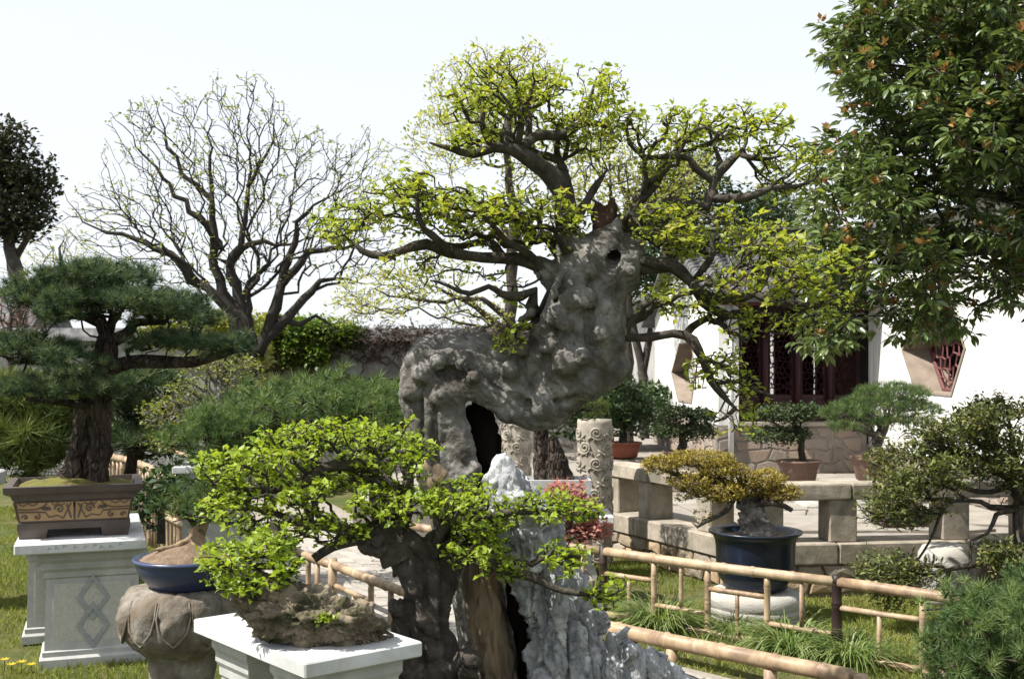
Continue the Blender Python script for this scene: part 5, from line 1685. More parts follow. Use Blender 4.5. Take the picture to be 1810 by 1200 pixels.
# ------------------------------------------------------------------ low foreground bonsai with the dark trunk
E = 4.28
DARK = [[(772, 1262, E, 62), (765, 1180, E, 46), (742, 1110, E, 44), (748, 1050, E, 34), (735, 995, E, 34), (700, 955, E, 32)], [(768, 1040, E + .04, 30), (778, 970, E + .04, 28), (800, 940, E + .05, 20)],
        [(700, 950, E, 28), (670, 958, E - .02, 24), (655, 965, E - .02, 18)], [(722, 1205, E - .08, 32), (710, 1165, E - .12, 25)], [(802, 1200, E - .06, 34), (824, 1172, E - .13, 26)],
        [(712, 1085, E - .05, 26), (702, 1070, E - .08, 19)], [(770, 1000, E - .06, 16), (778, 1060, E - .07, 15), (770, 1110, E - .07, 16)], [(730, 1040, E - .08, 12), (745, 1100, E - .1, 14)]]
low_root, t, lp_ = bonsai('low_bonsai', 'low spreading bright green bonsai with gnarled almost black trunk in the foreground', 'bonsai tree', (-.35, E, .27),
    [[(712, 985, E, 40), (690, 945, E, 30), (675, 900, E, 20), (668, 860, E, 17), (660, 830, E, 14), (615, 825, E - .05, 12), (560, 840, E - .08, 9), (500, 865, E - .1, 7), (440, 870, E - .1, 5), (395, 860, E - .1, 3)],
     [(665, 960, E - .02, 17), (640, 950, E - .05, 14), (612, 940, E - .08, 11), (580, 930, E - .1, 9), (530, 920, E - .1, 7), (470, 905, E - .1, 5), (410, 905, E - .1, 3)],
     [(640, 955, E - .06, 10), (590, 965, E - .1, 9), (555, 985, E - .12, 7)], [(660, 830, E, 10), (700, 810, E + .05, 8), (730, 800, E + .05, 4)], [(615, 825, E - .05, 8), (590, 790, E - .1, 6), (540, 770, E - .1, 4)],
     [(700, 930, E, 20), (720, 905, E - .05, 14), (690, 890, E - .1, 10), (640, 895, E - .12, 7)], [(780, 960, E + .02, 18), (810, 940, E, 14), (850, 925, E - .05, 10), (900, 905, E - .1, 7), (980, 900, E - .1, 4)],
     [(800, 955, E + .02, 14), (840, 975, E - .08, 12), (890, 1000, E - .14, 10), (950, 1020, E - .18, 8), (1000, 1040, E - .2, 6), (1060, 1045, E - .2, 3)], [(770, 960, E, 14), (800, 900, E - .1, 9), (790, 850, E - .12, 5)]],
    [(630, 775, 105, 38, E, .3, 1.3), (520, 795, 90, 40, E - .05, .3, 1.3), (440, 830, 80, 40, E - .05, .3, 1.3), (700, 800, 55, 50, E, .25, 1.2), (420, 890, 65, 40, E - .08, .25), (540, 855, 110, 40, E - .05, .3, .9), (640, 850, 70, 40, E, .25, .7),
     (700, 890, 90, 32, E - .1, .22, 1.1), (800, 880, 70, 38, E - .12, .2, 1.2), (600, 925, 75, 28, E - .1, .2, .8), (490, 930, 75, 35, E - .1, .2, .8), (830, 950, 75, 35, E - .12, .2, 1.2), (910, 900, 40, 22, E - .12, .12), (990, 905, 50, 25, E - .12, .12, 1.1),
     (880, 1000, 60, 22, E - .18, .12, 1.1), (980, 990, 50, 28, E - .2, .12, 1.2), (1060, 1040, 35, 25, E - .2, .1, .9), (960, 880, 30, 20, E - .1, .1)],
    3800, None, .0235, 5, M['leaf_low'], M['bark_twig'], thinr=.034, clump=(220, .062, .6), bf=.34, r_tip=.0026, step=.034, jit=.32, seed=41, spread=.015, split=290,
    trunk_sdf=dict(chains=DARK, h=.0095, k=.03, mat=M['bark_dark'], disp=lambda V: .045 * (vn(V, 9) - .5) + crease(V * np.array([1, 1, .5]), 14, .022, .06) + crease(V, 30, .01, .06) + .02 * (vn(V, 24) - .5) + .006 * (vn(V, 70) - .5)))

# little bonsai growing on the rock of the marble table
Q = 3.8
bonsai('rock_bonsai', 'small leafy bonsai rooted on the brown rock above the marble table', 'bonsai tree', tuple(P(505, 1050, Q)),
       [[(512, 1062, Q, 15), (500, 1030, Q, 15), (488, 990, Q, 14), (495, 950, Q + .05, 11), (480, 920, Q + .05, 7)], [(495, 1000, Q, 7), (450, 1000, Q - .05, 6), (410, 1000, Q - .08, 4), (375, 995, Q - .08, 3)],
        [(500, 1025, Q, 6), (470, 1035, Q - .1, 5), (440, 1045, Q - .12, 4), (405, 1040, Q - .12, 3)], [(505, 1020, Q, 6), (520, 1000, Q - .05, 5), (530, 985, Q - .05, 3)], [(510, 1050, Q, 7), (540, 1062, Q - .04, 5), (575, 1078, Q - .05, 3)]],
       [(405, 985, 55, 28, Q - .06, .14), (480, 965, 45, 32, Q, .12), (505, 1000, 30, 22, Q - .08, .08), (440, 1035, 32, 18, Q - .12, .08), (400, 1030, 35, 12, Q - .1, .08), (490, 1032, 25, 12, Q - .1, .06)],
       420, None, .025, 5, M['leaf_low'], M['bark_twig'], thinr=.032, seed=42, spread=.014, r_tip=.0018, step=.035)
mo = thing('rock_moss', 'tiny green tuft growing on the brown rock', 'plant', tuple(P(578, 1095, Q - .17)))
p_ = P(578, 1094, Q - .17) + g_.normal(size=(40, 3)) * np.array([.014, .01, .005])
v, f, r = leaf_cloud(p_, .016, 3, LEAF_S, .008, .4, 0, g_); mob('leaves', v, f, M['leaf_low'], mo, False, r)

# ------------------------------------------------------------------ the tall layered pine
K = 6.42
pine('layered_pine', 'tall dark blue green pine bonsai in flat tiers in the relief pot', (PC[0], PC[1], pz + .28),
     [[(160, 870, K, 18), (165, 780, K, 18), (175, 700, K, 18), (188, 640, K, 18), (190, 600, K, 15), (178, 570, K, 12), (150, 560, K, 8), (90, 555, K, 5)], [(190, 605, K, 13), (225, 590, K, 11), (240, 570, K, 8), (290, 570, K, 5)],
      [(185, 655, K, 15), (230, 640, K, 13), (290, 640, K, 12), (340, 640, K, 10), (400, 625, K, 6), (430, 615, K, 4)], [(182, 655, K, 12), (140, 655, K - .1, 9), (80, 640, K - .1, 6), (20, 640, K - .1, 4)],
      [(172, 720, K, 10), (120, 712, K - .12, 7), (50, 705, K - .15, 5)], [(190, 595, K, 10), (200, 560, K + .1, 7), (200, 520, K + .1, 5)]],
     [(185, 502, 105, 34, K, .35, 1.2), (95, 540, 78, 36, K - .05, .33, 1.2), (215, 545, 150, 32, K - .1, .4, 1.2), (310, 558, 62, 24, K - .05, .3, 1.2), (130, 500, 50, 28, K, .25), (60, 520, 40, 26, K, .2),
      (45, 622, 85, 30, K - .1, .3, 1.3), (115, 636, 66, 24, K - .15, .25, 1.2), (145, 656, 32, 16, K - .3, .12), (330, 613, 100, 18, K, .25, 1.3), (405, 614, 36, 19, K, .2, 1.2), (80, 690, 100, 21, K - .2, .25, 1.3), (160, 692, 50, 18, K - .25, .15)],
     5600, .055, M['needle'], M['bark_pine'], thinr=.037, clump=(280, .095, .5), rand=.3, seed=51, cat='pine bonsai',
     trunk_sdf=dict(chains=[[(122, 872, K, 24), (142, 800, K, 22), (156, 720, K, 20), (175, 650, K, 19), (190, 600, K, 18)], [(176, 872, K - .06, 20), (178, 800, K - .05, 18), (180, 720, K - .02, 17), (186, 650, K, 17)],
                            [(110, 868, K - .03, 16), (70, 880, K - .1, 8), (40, 888, K - .1, 4)], [(165, 868, K - .1, 14), (140, 888, K - .2, 8), (110, 895, K - .22, 4)], [(200, 868, K - .05, 14), (225, 880, K - .1, 6)]],
                    h=.010, k=.025, disp=pine_bark, mat=M['bark_pine']))

# pine with exposed roots in the blue pot
H = 5.2
pine('root_pine', 'spreading green pine bonsai on exposed pale roots in the blue pot', tuple(P(340, 985, H)),
     [[(345, 965, H, 12), (352, 920, H, 13), (380, 870, H, 13), (430, 820, H, 12), (490, 775, H, 10), (560, 745, H, 8), (640, 735, H, 5)], [(352, 930, H, 8), (330, 910, H - .05, 6), (300, 900, H - .08, 4)], [(430, 820, H, 8), (400, 790, H - .05, 6), (360, 775, H - .05, 4)]],
     [(560, 716, 120, 30, H, .3, 1.2), (450, 745, 90, 34, H, .3, 1.2), (385, 775, 50, 30, H - .05, .25), (640, 735, 70, 26, H, .25), (690, 720, 34, 28, H, .2), (330, 895, 55, 38, H - .1, .2, 1.2), (395, 830, 50, 34, H - .05, .2, 1.1), (590, 690, 22, 10, H, .08)],
     1500, .066, M['needle_fresh'], M['bark_pine'], thinr=.056, clump=(70, .12, .7), rand=.4, seed=52,
     trunk_sdf=dict(chains=[[(345, 975, H, 10), (350, 935, H, 14), (370, 885, H, 15), (430, 820, H, 12)], [(350, 945, H, 10), (320, 962, H - .06, 6), (285, 970, H - .08, 4), (272, 972, H - .1, 3)], [(348, 945, H, 9), (338, 985, H - .1, 5)], [(352, 945, H, 9), (366, 985, H - .06, 5)]],
                    h=.008, k=.012, disp=lambda V: .5 * pine_bark(V), mat=M['wood_pale']))

# grey deciduous bonsai, sparse buds
Z2 = 8.2
bonsai('budding_bonsai', 'small grey bonsai with twisted trunk and sparse yellow green buds', 'bonsai tree', (mp_[0], mp_[1], 1.0),
       [[(385, 800, Z2, 22), (378, 770, Z2, 18), (372, 740, Z2, 16), (385, 715, Z2, 14), (395, 690, Z2, 11), (380, 665, Z2, 8), (385, 640, Z2, 5)], [(374, 745, Z2, 10), (350, 725, Z2 - .05, 7), (310, 730, Z2 - .05, 4), (270, 745, Z2 - .05, 3)],
        [(392, 695, Z2, 8), (420, 700, Z2, 6), (440, 690, Z2, 4)], [(360, 770, Z2, 8), (330, 765, Z2 - .1, 5), (300, 780, Z2 - .1, 3)]],
       [(380, 645, 72, 28, Z2, .3, 1.2), (330, 695, 50, 22, Z2, .25), (300, 735, 55, 28, Z2, .25), (430, 690, 38, 28, Z2, .25), (300, 780, 35, 22, Z2 - .1, .2), (440, 660, 25, 25, Z2, .15)],
       900, None, .026, 4, M['leaf_mid'], M['bark_grey'], thinr=.045, seed=53, r_tip=.003)

# dim pines and bushes filling the left
pine('shaded_pine', 'long needled yellow green pine in shade behind the relief pot', tuple(Pz(60, 8.6, .0)), [[(60, 900, 8.6, 14), (55, 820, 8.6, 12), (60, 760, 8.6, 9), (80, 710, 8.6, 5)]],
     [(40, 720, 60, 40, 8.6, .4), (60, 780, 75, 38, 8.5, .4), (110, 740, 50, 40, 8.7, .3), (30, 820, 50, 22, 8.4, .3)], 520, .17, M['needle_yel'], M['bark_pine'], thinr=.08, seed=54, r_tip=.004)
pine('side_pine', 'loose dull green pine behind the right tier of the layered pine', tuple(Pz(260, 9.0, 0)), [[(225, 880, 9.0, 12), (235, 800, 9.0, 10), (250, 720, 9.0, 7), (270, 680, 9.0, 4)], [(235, 800, 9., 6), (270, 790, 8.9, 5), (310, 790, 8.9, 3)]],
     [(255, 690, 60, 40, 9.0, .4), (230, 730, 40, 30, 9.0, .3), (260, 785, 60, 24, 8.9, .3, 1.3), (300, 740, 30, 25, 9.1, .3, .5)], 560, .13, M['needle'], M['bark_pine'], thinr=.07, seed=55, r_tip=.004)
pine('far_small_pine', 'small two tiered pine between wall and great trunk', tuple(Pz(700, 9.2, 0)), [[(720, 900, 9.2, 10), (722, 800, 9.2, 9), (712, 740, 9.2, 7), (690, 722, 9.2, 4)]],
     [(690, 697, 50, 13, 9.2, .25), (675, 715, 55, 12, 9.1, .25), (695, 752, 42, 16, 9.0, .2)], 420, .075, M['needle_fresh'], M['bark_pine'], thinr=.04, seed=56, tmpl=TUFT_S)
def bush(name, label, base, ells, n, size, mat, seed, stem=None, tm=LEAF_S, per=3, spread=.06, cat='shrub', group=None, dark=True, thinr=.03, bark='bark_twig'):
    g = np.random.default_rng(seed); root = thing(name, label, cat, base, group)
    pts, nr = ells_sample(ells, n, .6, g, .5)
    pts = pts[thin(pts, thinr)]
    if stem:
        t = Tree(stem, .08); sub = pts[g.permutation(len(pts))[:min(160, len(pts))]]
        t.grow(sub, .3, .09, .15, g, .0035, .45); v, f = t.mesh(); mob('branches', v, f, M[bark], root, True)
    v, f, r = leaf_cloud(pts, size, per, tm, spread, .3, 0, g); mob('foliage', v, f, mat, root, False, r)
    return root
bush('low_shrub', 'dark low shrub behind the blue pot and curved fence', tuple(Pz(285, 8.0, 0)), [(285, 870, 50, 30, 8.0, .4), (250, 900, 50, 30, 7.8, .4), (330, 850, 40, 30, 8.2, .3)], 420, .06, M['leaf_shrub'], 61, [[(285, 960, 8, 8), (285, 900, 8, 6)]])
bush('wall_shrub', 'pale budding shrub before the old wall left of the ivy', tuple(Pz(400, 15.6, 0)), [(330, 575, 60, 26, 15.8, .5), (400, 590, 50, 40, 15.8, .5), (450, 640, 26, 50, 15.4, .4), (440, 580, 40, 24, 15.9, .4), (290, 600, 40, 24, 15.8, .4)], 900, .10, M['leaf_pale'], 62,
     [[(400, 800, 15.6, 6), (400, 700, 15.6, 5), (395, 620, 15.6, 4)]])
bush('hedge_bush', 'dark hedge mass before the old wall behind the root pine', tuple(Pz(560, 15.5, 0)), [(520, 740, 110, 60, 15.4, .8), (690, 760, 90, 50, 14.5, .8), (420, 760, 90, 60, 14.5, .8)], 1500, .11, M['leaf_shrub'], 63, [[(560, 840, 15.4, 8), (560, 780, 15.4, 6)]])

# ------------------------------------------------------------------ bonsai on the right
bonsai('golden_bonsai', 'golden yellow leaved bonsai in flat clouds in the navy pot', 'bonsai tree', (BD[0], BD[1], .54),
       [[(1340, 945, 7.3, 26), (1332, 920, 7.3, 22), (1322, 895, 7.3, 18), (1305, 870, 7.3, 12), (1270, 850, 7.3, 8), (1220, 845, 7.3, 5), (1170, 830, 7.3, 3)], [(1320, 890, 7.3, 11), (1350, 870, 7.3, 8), (1380, 870, 7.25, 5)],
        [(1300, 868, 7.3, 8), (1280, 900, 7.2, 5), (1235, 930, 7.2, 3)], [(1325, 895, 7.3, 8), (1370, 888, 7.2, 6), (1400, 902, 7.2, 4)], [(1260, 848, 7.3, 5), (1230, 820, 7.35, 4)], [(1215, 846, 7.3, 4), (1205, 870, 7.3, 3)]],
       [(1170, 822, 36, 16, 7.3, .14, 1.3), (1240, 812, 60, 14, 7.35, .2, 1.3), (1275, 830, 45, 14, 7.3, .18, 1.3), (1220, 850, 42, 14, 7.25, .16, 1.2), (1345, 848, 42, 18, 7.3, .18, 1.3), (1380, 872, 38, 14, 7.25, .14, 1.2), (1270, 870, 46, 18, 7.2, .15, 1.2), (1320, 862, 30, 16, 7.3, .12), (1210, 875, 20, 12, 7.25, .1, .6), (1240, 915, 24, 14, 7.2, .08, .25)],
       2300, None, .016, 8, M['leaf_gold'], M['bark_twig'], thinr=.019, seed=71, r_tip=.0018, tmpl=LEAF_S, step=.04, spread=.016, up=.5,
       trunk_sdf=dict(chains=[[(1345, 952, 7.28, 26), (1332, 915, 7.28, 22), (1318, 892, 7.3, 15)], [(1320, 945, 7.25, 12), (1318, 920, 7.25, 15)]], h=.010, k=.02, disp=lambda V: .04 * (np.abs(vn(V, 24) - .5) * 2 - .4) + .01 * (vn(V, 60) - .5), mat=M['bark_grey']))
bonsai('red_maple', 'small red leaved maple bonsai behind the limestone crag', 'bonsai tree', tuple(P(1000, 975, 7.9)),
       [[(1000, 985, 7.9, 10), (1002, 950, 7.9, 8), (1010, 920, 7.9, 6), (1015, 890, 7.9, 4)], [(1005, 940, 7.9, 5), (1040, 935, 7.9, 4)]],
       [(1000, 872, 36, 20, 7.9, .15, 1.3), (1025, 900, 34, 18, 7.9, .15, 1.2), (1045, 935, 32, 22, 7.9, .15, 1.2), (985, 900, 24, 20, 7.9, .12), (1010, 955, 24, 16, 7.9, .12)], 520, None, .030, 7, M['leaf_red'], M['bark_twig'], thinr=.034, seed=72, r_tip=.002, spread=.03)
round_pot('dark clay pot of the red maple', 1000, 975, 1010, 7.9, 70, M['purple_clay'])
block_stand('low stone block under the red maple pot', 1000, 1012, 7.9, 90, 'stone_block', 'stone_rail', -.03)
# bark trunk in the grey trough
pine('trough_pine', 'pine bonsai with furrowed bark and stump in the grey trough', tuple(P(985, 843, 8.7)), [[(962, 845, 8.7, 15), (960, 800, 8.7, 14), (955, 765, 8.7, 12), (975, 735, 8.7, 8), (1020, 730, 8.7, 5)]],
     [(1035, 722, 36, 17, 8.7, .18, 1.2), (975, 725, 45, 16, 8.7, .18)], 420, .06, M['needle_yel'], M['bark_pine'], thinr=.03, seed=73, tmpl=TUFT_S,
     trunk_sdf=dict(chains=[[(960, 850, 8.7, 18), (958, 800, 8.7, 15), (955, 755, 8.7, 13)], [(992, 850, 8.65, 24), (985, 815, 8.65, 18), (978, 780, 8.65, 9)]], h=.012, k=.02, disp=pine_bark, mat=M['bark_pine']))
round_specs = [
    ('cloud_bonsai', 'dark small leaved bonsai in three clouds before the white gable', (1200, 800, 11.6), [[(1200, 805, 11.6, 9), (1208, 785, 11.6, 8), (1205, 765, 11.6, 6), (1225, 745, 11.6, 4)]],
     [(1192, 733, 30, 13, 11.6, .2), (1240, 738, 24, 13, 11.6, .18), (1185, 763, 34, 12, 11.6, .2), (1235, 765, 30, 12, 11.6, .2)], 'leaf_juniper'),
    ('tiered_bonsai', 'grey green bonsai in two flat tiers in the wide brown pot', (1415, 815, 11.2), [[(1420, 818, 11.2, 7), (1416, 795, 11.2, 6), (1418, 770, 11.2, 5), (1400, 745, 11.2, 4)]],
     [(1385, 735, 50, 17, 11.2, .22), (1430, 728, 26, 12, 11.2, .18), (1370, 772, 52, 13, 11.2, .22), (1405, 768, 28, 10, 11.2, .15)], 'leaf_juniper'),
]
for nm, lb, b_, st_, el_, mt_ in round_specs:
    bush(nm, lb, tuple(P(*b_)), el_, 1300, .036, M[mt_], hash(nm) % 1000 if False else len(nm) + 80, st_, LEAF_S, 4, .03, 'bonsai tree', thinr=.024)
pine('bright_pine', 'bright green mounded pine bonsai in the tapered clay pot', tuple(P(1545, 810, 10.6)), [[(1545, 815, 10.6, 12), (1548, 785, 10.6, 11), (1560, 760, 10.6, 9), (1570, 735, 10.6, 6)], [(1552, 770, 10.6, 6), (1510, 755, 10.6, 5), (1480, 740, 10.6, 3)]],
     [(1575, 702, 62, 20, 10.6, .3, 1.2), (1560, 725, 85, 22, 10.6, .35, 1.2), (1500, 735, 48, 16, 10.5, .22, 1.2), (1620, 732, 38, 20, 10.6, .25), (1490, 760, 30, 10, 10.4, .15), (1590, 752, 60, 12, 10.5, .25)], 1500, .066, M['needle_fresh'], M['bark_dark'], thinr=.048, seed=74, tmpl=TUFT_S)
bush('dense_shrub', 'dense dark green bonsai shrub in the red clay pot', tuple(P(1102, 785, 12.6)), [(1100, 725, 50, 38, 12.6, .35), (1130, 745, 34, 28, 12.6, .3), (1075, 750, 32, 26, 12.6, .3), (1100, 690, 34, 18, 12.6, .25)], 1500, .05, M['leaf_shrub'], 91, [[(1100, 790, 12.6, 9), (1102, 770, 12.6, 7), (1100, 740, 12.6, 5)]], LEAF_S, 3, .05, 'bonsai tree')

# azalea at right
W = 7.1
bonsai('azalea_bonsai', 'sprawling azalea bonsai with twisted grey branches in the purple pot', 'bonsai tree', (PD[0], PD[1], .47),
       [[(1805, 975, W, 11.2), (1798, 930, W, 10.5), (1800, 890, W, 8.7), (1785, 850, W, 6.8), (1795, 810, W, 5.0), (1790, 770, W, 3.1)], [(1800, 900, W, 6.2), (1760, 910, W - .1, 5.0), (1745, 945, W - .15, 3.7), (1722, 955, W - .18, 3.1), (1708, 1010, W - .2, 1.9)],
        [(1798, 900, W, 6.2), (1750, 895, W - .05, 5.0), (1710, 885, W - .1, 3.7), (1670, 900, W - .12, 3.1), (1640, 960, W - .12, 2.5), (1610, 1010, W - .12, 1.9)], [(1790, 860, W, 5.6), (1730, 870, W - .05, 4.3), (1680, 850, W - .1, 3.7), (1620, 860, W - .1, 2.5), (1570, 880, W - .1, 1.9)],
        [(1788, 850, W, 4.3), (1740, 820, W, 3.7), (1690, 800, W, 2.5), (1640, 800, W, 1.9)], [(1795, 900, W, 3.7), (1805, 960, W - .3, 2.5)]],
       [(1740, 745, 75, 30, W, .35, .9), (1680, 770, 70, 26, W, .35, 1.0), (1780, 790, 60, 30, W, .35), (1620, 815, 60, 26, W - .05, .3, 1.1), (1710, 815, 70, 24, W, .35), (1590, 860, 48, 26, W - .1, .25, 1.2), (1660, 850, 50, 20, W - .1, .25, .8), (1790, 840, 40, 30, W, .3),
        (1565, 905, 28, 26, W - .1, .15, 1.2), (1570, 1010, 62, 20, W - .15, .2, 1.1), (1640, 1030, 55, 16, W - .15, .2, 1.1), (1770, 990, 30, 22, W - .3, .12, .6), (1800, 1000, 20, 25, W - .3, .1, .6), (1560, 1055, 30, 12, W - .15, .12, .6), (1640, 905, 40, 20, W - .1, .2, .5), (1760, 720, 40, 16, W, .2, .7)],
       3600, None, .034, 7, M['leaf_azalea'], M['bark_twig'], clump=(190, .12, .7), thinr=.038, seed=75, r_tip=.0028, tmpl=LEAF_LONG, step=.06, jit=.25, spread=.03)

# foreground pine, lower right
J = 3.6
pine('corner_pine', 'green pine bonsai filling the lower right corner in the foreground', tuple(P(1780, 1290, J)), [[(1820, 1340, J, 16), (1800, 1260, J, 13), (1770, 1180, J, 9), (1740, 1130, J, 5)], [(1800, 1250, J, 8), (1740, 1220, J - .05, 6), (1700, 1190, J - .05, 4)], [(1790, 1200, J, 7), (1810, 1120, J, 5), (1800, 1060, J, 3)]],
     [(1775, 1075, 52, 26, J, .16, 1.2), (1715, 1100, 50, 36, J, .16, 1.1), (1790, 1130, 60, 45, J, .2, 1.1), (1700, 1165, 42, 30, J, .14), (1760, 1200, 70, 36, J, .18), (1825, 1070, 36, 40, J, .15), (1695, 1210, 40, 22, J, .12)],
     1400, .05, M['needle_fresh'], M['bark_pine'], thinr=.034, clump=(60, .08, .8), seed=76, up=.6, rand=.5, shell=.5)

# ------------------------------------------------------------------ big evergreen, upper right
g_ = np.random.default_rng(77)
U = 7.6
EV = [(1640, 40, 160, 90, U, .8, 1), (1600, 150, 140, 90, U, .8), (1740, 130, 120, 110, U - .2, .8), (1560, 260, 120, 80, U, .7), (1690, 270, 140, 90, U - .2, .8), (1780, 260, 80, 100, U - .2, .7), (1510, 360, 85, 70, U - .1, .6), (1610, 390, 110, 80, U - .1, .7),
      (1730, 400, 110, 80, U - .1, .7), (1560, 480, 110, 70, U - .2, .6), (1470, 440, 55, 60, U - .1, .4), (1680, 500, 110, 55, U - .1, .6), (1500, 560, 70, 45, U - .25, .4), (1620, 545, 55, 36, U - .2, .4), (1700, 545, 50, 36, U, .3, .6), (1790, 520, 40, 50, U, .3, .6), (1540, 50, 60, 60, U, .5), (1800, 20, 60, 60, U, .5), (1760, -60, 200, 80, U, .8, .6), (1870, 150, 90, 160, U, .8, .6), (1880, 380, 90, 140, U, .7, .6)]
ev = thing('evergreen_tree', 'large glossy leaved evergreen tree with orange buds overhanging from upper right', 'tree', tuple(Pz(1945, U + .2, 0)))
pts, nr = clumped(EV, 5600, .55, g_, 0, 340, .17, .8)
k = thin(pts, .09); pts, nr = pts[k], nr[k]
t = Tree([[(1945, 1065, U + .2, 40), (1945, 800, U + .2, 36), (1935, 500, U + .2, 33), (1890, 250, U + .1, 26), (1800, 80, U, 20), (1720, 0, U, 10)], [(1940, 550, U + .2, 26), (1850, 450, U, 20), (1720, 440, U, 13), (1600, 470, U, 8), (1500, 480, U, 4)],
          [(1920, 300, U + .1, 24), (1780, 250, U, 15), (1660, 240, U, 10), (1550, 250, U, 5)], [(1950, 420, U + .1, 20), (1820, 360, U + .1, 12), (1690, 340, U + .1, 8), (1560, 360, U + .1, 4)], [(1830, 120, U, 12), (1700, 110, U, 9), (1600, 90, U, 5)]], .12)
t.grow(pts, .3, .12, .15, g_, .0035, .45)
v, f = t.mesh(); mob('trunk', v, f, M['bark_dark'], ev, True)
per = 9
base = np.repeat(pts, per, 0); n = len(base)
an = g_.random(n) * 6.28
d = np.stack([np.cos(an), np.sin(an), g_.normal(-.25, .35, n)], 1) + np.repeat(nr, per, 0) * .5
base = base + d * .02
rn = np.clip(np.repeat(g_.random(len(pts)), per) * .45 + g_.random(n) * .5, 0, 1)
mats = frames(d, g_, g_.normal(0, .45, n)); sz = .086 * g_.uniform(.65, 1.2, n)
# the 290 leaves nearest to the viewer are objects of their own
vis = np.nonzero((base[:, 0] / base[:, 1] * F + 905 < 1800) & (650 - (base[:, 2] - EYE) / base[:, 1] * F > 5))[0]
near = vis[np.argsort(base[vis, 1])[:290]]
lm = [make_mesh('leaf', *LEAF_LONG, M['leaf_ever'], True, np.full(8, q)) for q in (.1, .35, .6, .85)]
for i, j in enumerate(near):
    o = bpy.data.objects.new('leaf', lm[i % 4])
    o.matrix_world = Matrix.Translation(Vector(base[j])) @ Matrix([[mats[j][r][c] for c in range(3)] for r in range(3)]).to_4x4() @ Matrix.Scale(sz[j], 4)
    link(o, ev)
keep = np.ones(n, bool); keep[near] = False
v, f, r = inst(LEAF_LONG, base[keep], mats[keep], sz[keep], rn[keep])
mob('crown', v, f, M['leaf_ever'], ev, True, r)['kind'] = 'stuff'
sel = pts[(g_.random(len(pts)) < .14)] + np.array([0, -.03, .03])
v, f, r = leaf_cloud(sel, .05, 8, LEAF_S, .012, .9, 0, g_)
mob('young_buds', v, f, M['bud_orange'], ev, False, r)['kind'] = 'stuff'

# ------------------------------------------------------------------ background trees
def bgtree(name, label, base, limbs, ells, n, mat, size, per, bark, seed, thinr, r_tip, step=.2, tm=LEAF_S, spread=.1, bf=.3, jit=.14, lp=1.0, expo=.45, cat='tree'):
    g = np.random.default_rng(seed); root = thing(name, label, cat, base)
    pts, nr = ells_sample(ells, n, .35, g); pts = pts[thin(pts, thinr)]
    limbs = [[(*q[:3], q[3] * (1 - .75 * (i / (len(L) - 1)) ** 2)) if li else q for i, q in enumerate(L)] for li, L in enumerate(limbs)]
    t = Tree(limbs, step, .05); t.grow(pts, bf, step, jit, g, r_tip, expo)
    v, f = t.mesh(wob=.08); mob('trunk', v, f, bark, root, True)
    q = pts[g.random(len(pts)) < lp]
    v, f, r = leaf_cloud(q, size, per, tm, spread, .3, 0, g); mob('crown', v, f, mat, root, False, r)
    return root
B = 15.0
bgtree('bare_tree', 'tall wide spreading tree with dark bare branches and tiny spring buds', tuple(Pz(435, B, 0)),
    [[(440, 860, B, 17.2), (438, 700, B, 16.4), (436, 600, B, 15.6), (425, 560, B, 14.0)], [(428, 600, B, 13.3), (400, 530, B, 10.9), (382, 470, B, 9.4), (380, 390, B, 7.8), (375, 320, B, 5.5), (372, 240, B, 3.1), (370, 170, B, 1.6)],
     [(440, 600, B, 12.5), (425, 520, B, 10.1), (405, 470, B, 9.4), (430, 410, B, 7.0), (438, 330, B, 5.5), (440, 240, B, 3.1), (430, 120, B, 1.6)], [(425, 560, B, 10.9), (380, 525, B, 9.4), (340, 490, B, 8.6), (280, 440, B, 7.0), (215, 415, B, 5.5), (150, 392, B, 3.1), (115, 340, B, 1.6)],
     [(395, 440, B, 7.8), (350, 385, B, 6.2), (300, 330, B, 4.7), (255, 270, B, 3.1), (200, 200, B, 1.6)], [(460, 620, B, 12.5), (480, 560, B, 10.9), (500, 500, B, 9.4), (520, 430, B, 7.0), (540, 370, B, 4.7), (600, 340, B, 3.1), (690, 250, B, 1.6)],
     [(470, 600, B, 10.1), (510, 560, B, 8.6), (545, 515, B, 7.0), (590, 490, B, 5.5), (650, 500, B, 3.1)], [(500, 500, B, 7.8), (550, 450, B, 6.2), (610, 440, B, 4.7), (680, 420, B, 3.1)], [(405, 470, B, 7.0), (440, 430, B, 6.2), (490, 435, B, 4.7), (560, 420, B, 3.1)],
     [(480, 560, B, 7.8), (530, 575, B, 6.2), (560, 560, B, 4.7), (590, 590, B, 3.1)], [(372, 350, B, 5.5), (320, 300, B, 3.9), (290, 240, B, 3.1), (270, 170, B, 1.6)], [(438, 330, B, 4.7), (470, 270, B, 3.1), (490, 190, B, 1.6)]],
    [(430, 280, 110, 150, B, 1.4, .8), (290, 290, 100, 130, B, 1.2, .7), (220, 390, 105, 75, B, 1.2, .8), (550, 330, 110, 110, B, 1.3, .8), (620, 420, 80, 80, B, 1.2, .8), (420, 450, 150, 70, B, 1.0, .5), (640, 300, 55, 75, B, 1.0, .6), (330, 480, 120, 60, B, .9, .6)],
    1900, M['leaf_bud'], .05, 3, M['bark_far'], 81, .16, .0042, .13, LEAF_S, .04, .6, .25, .8, .42)
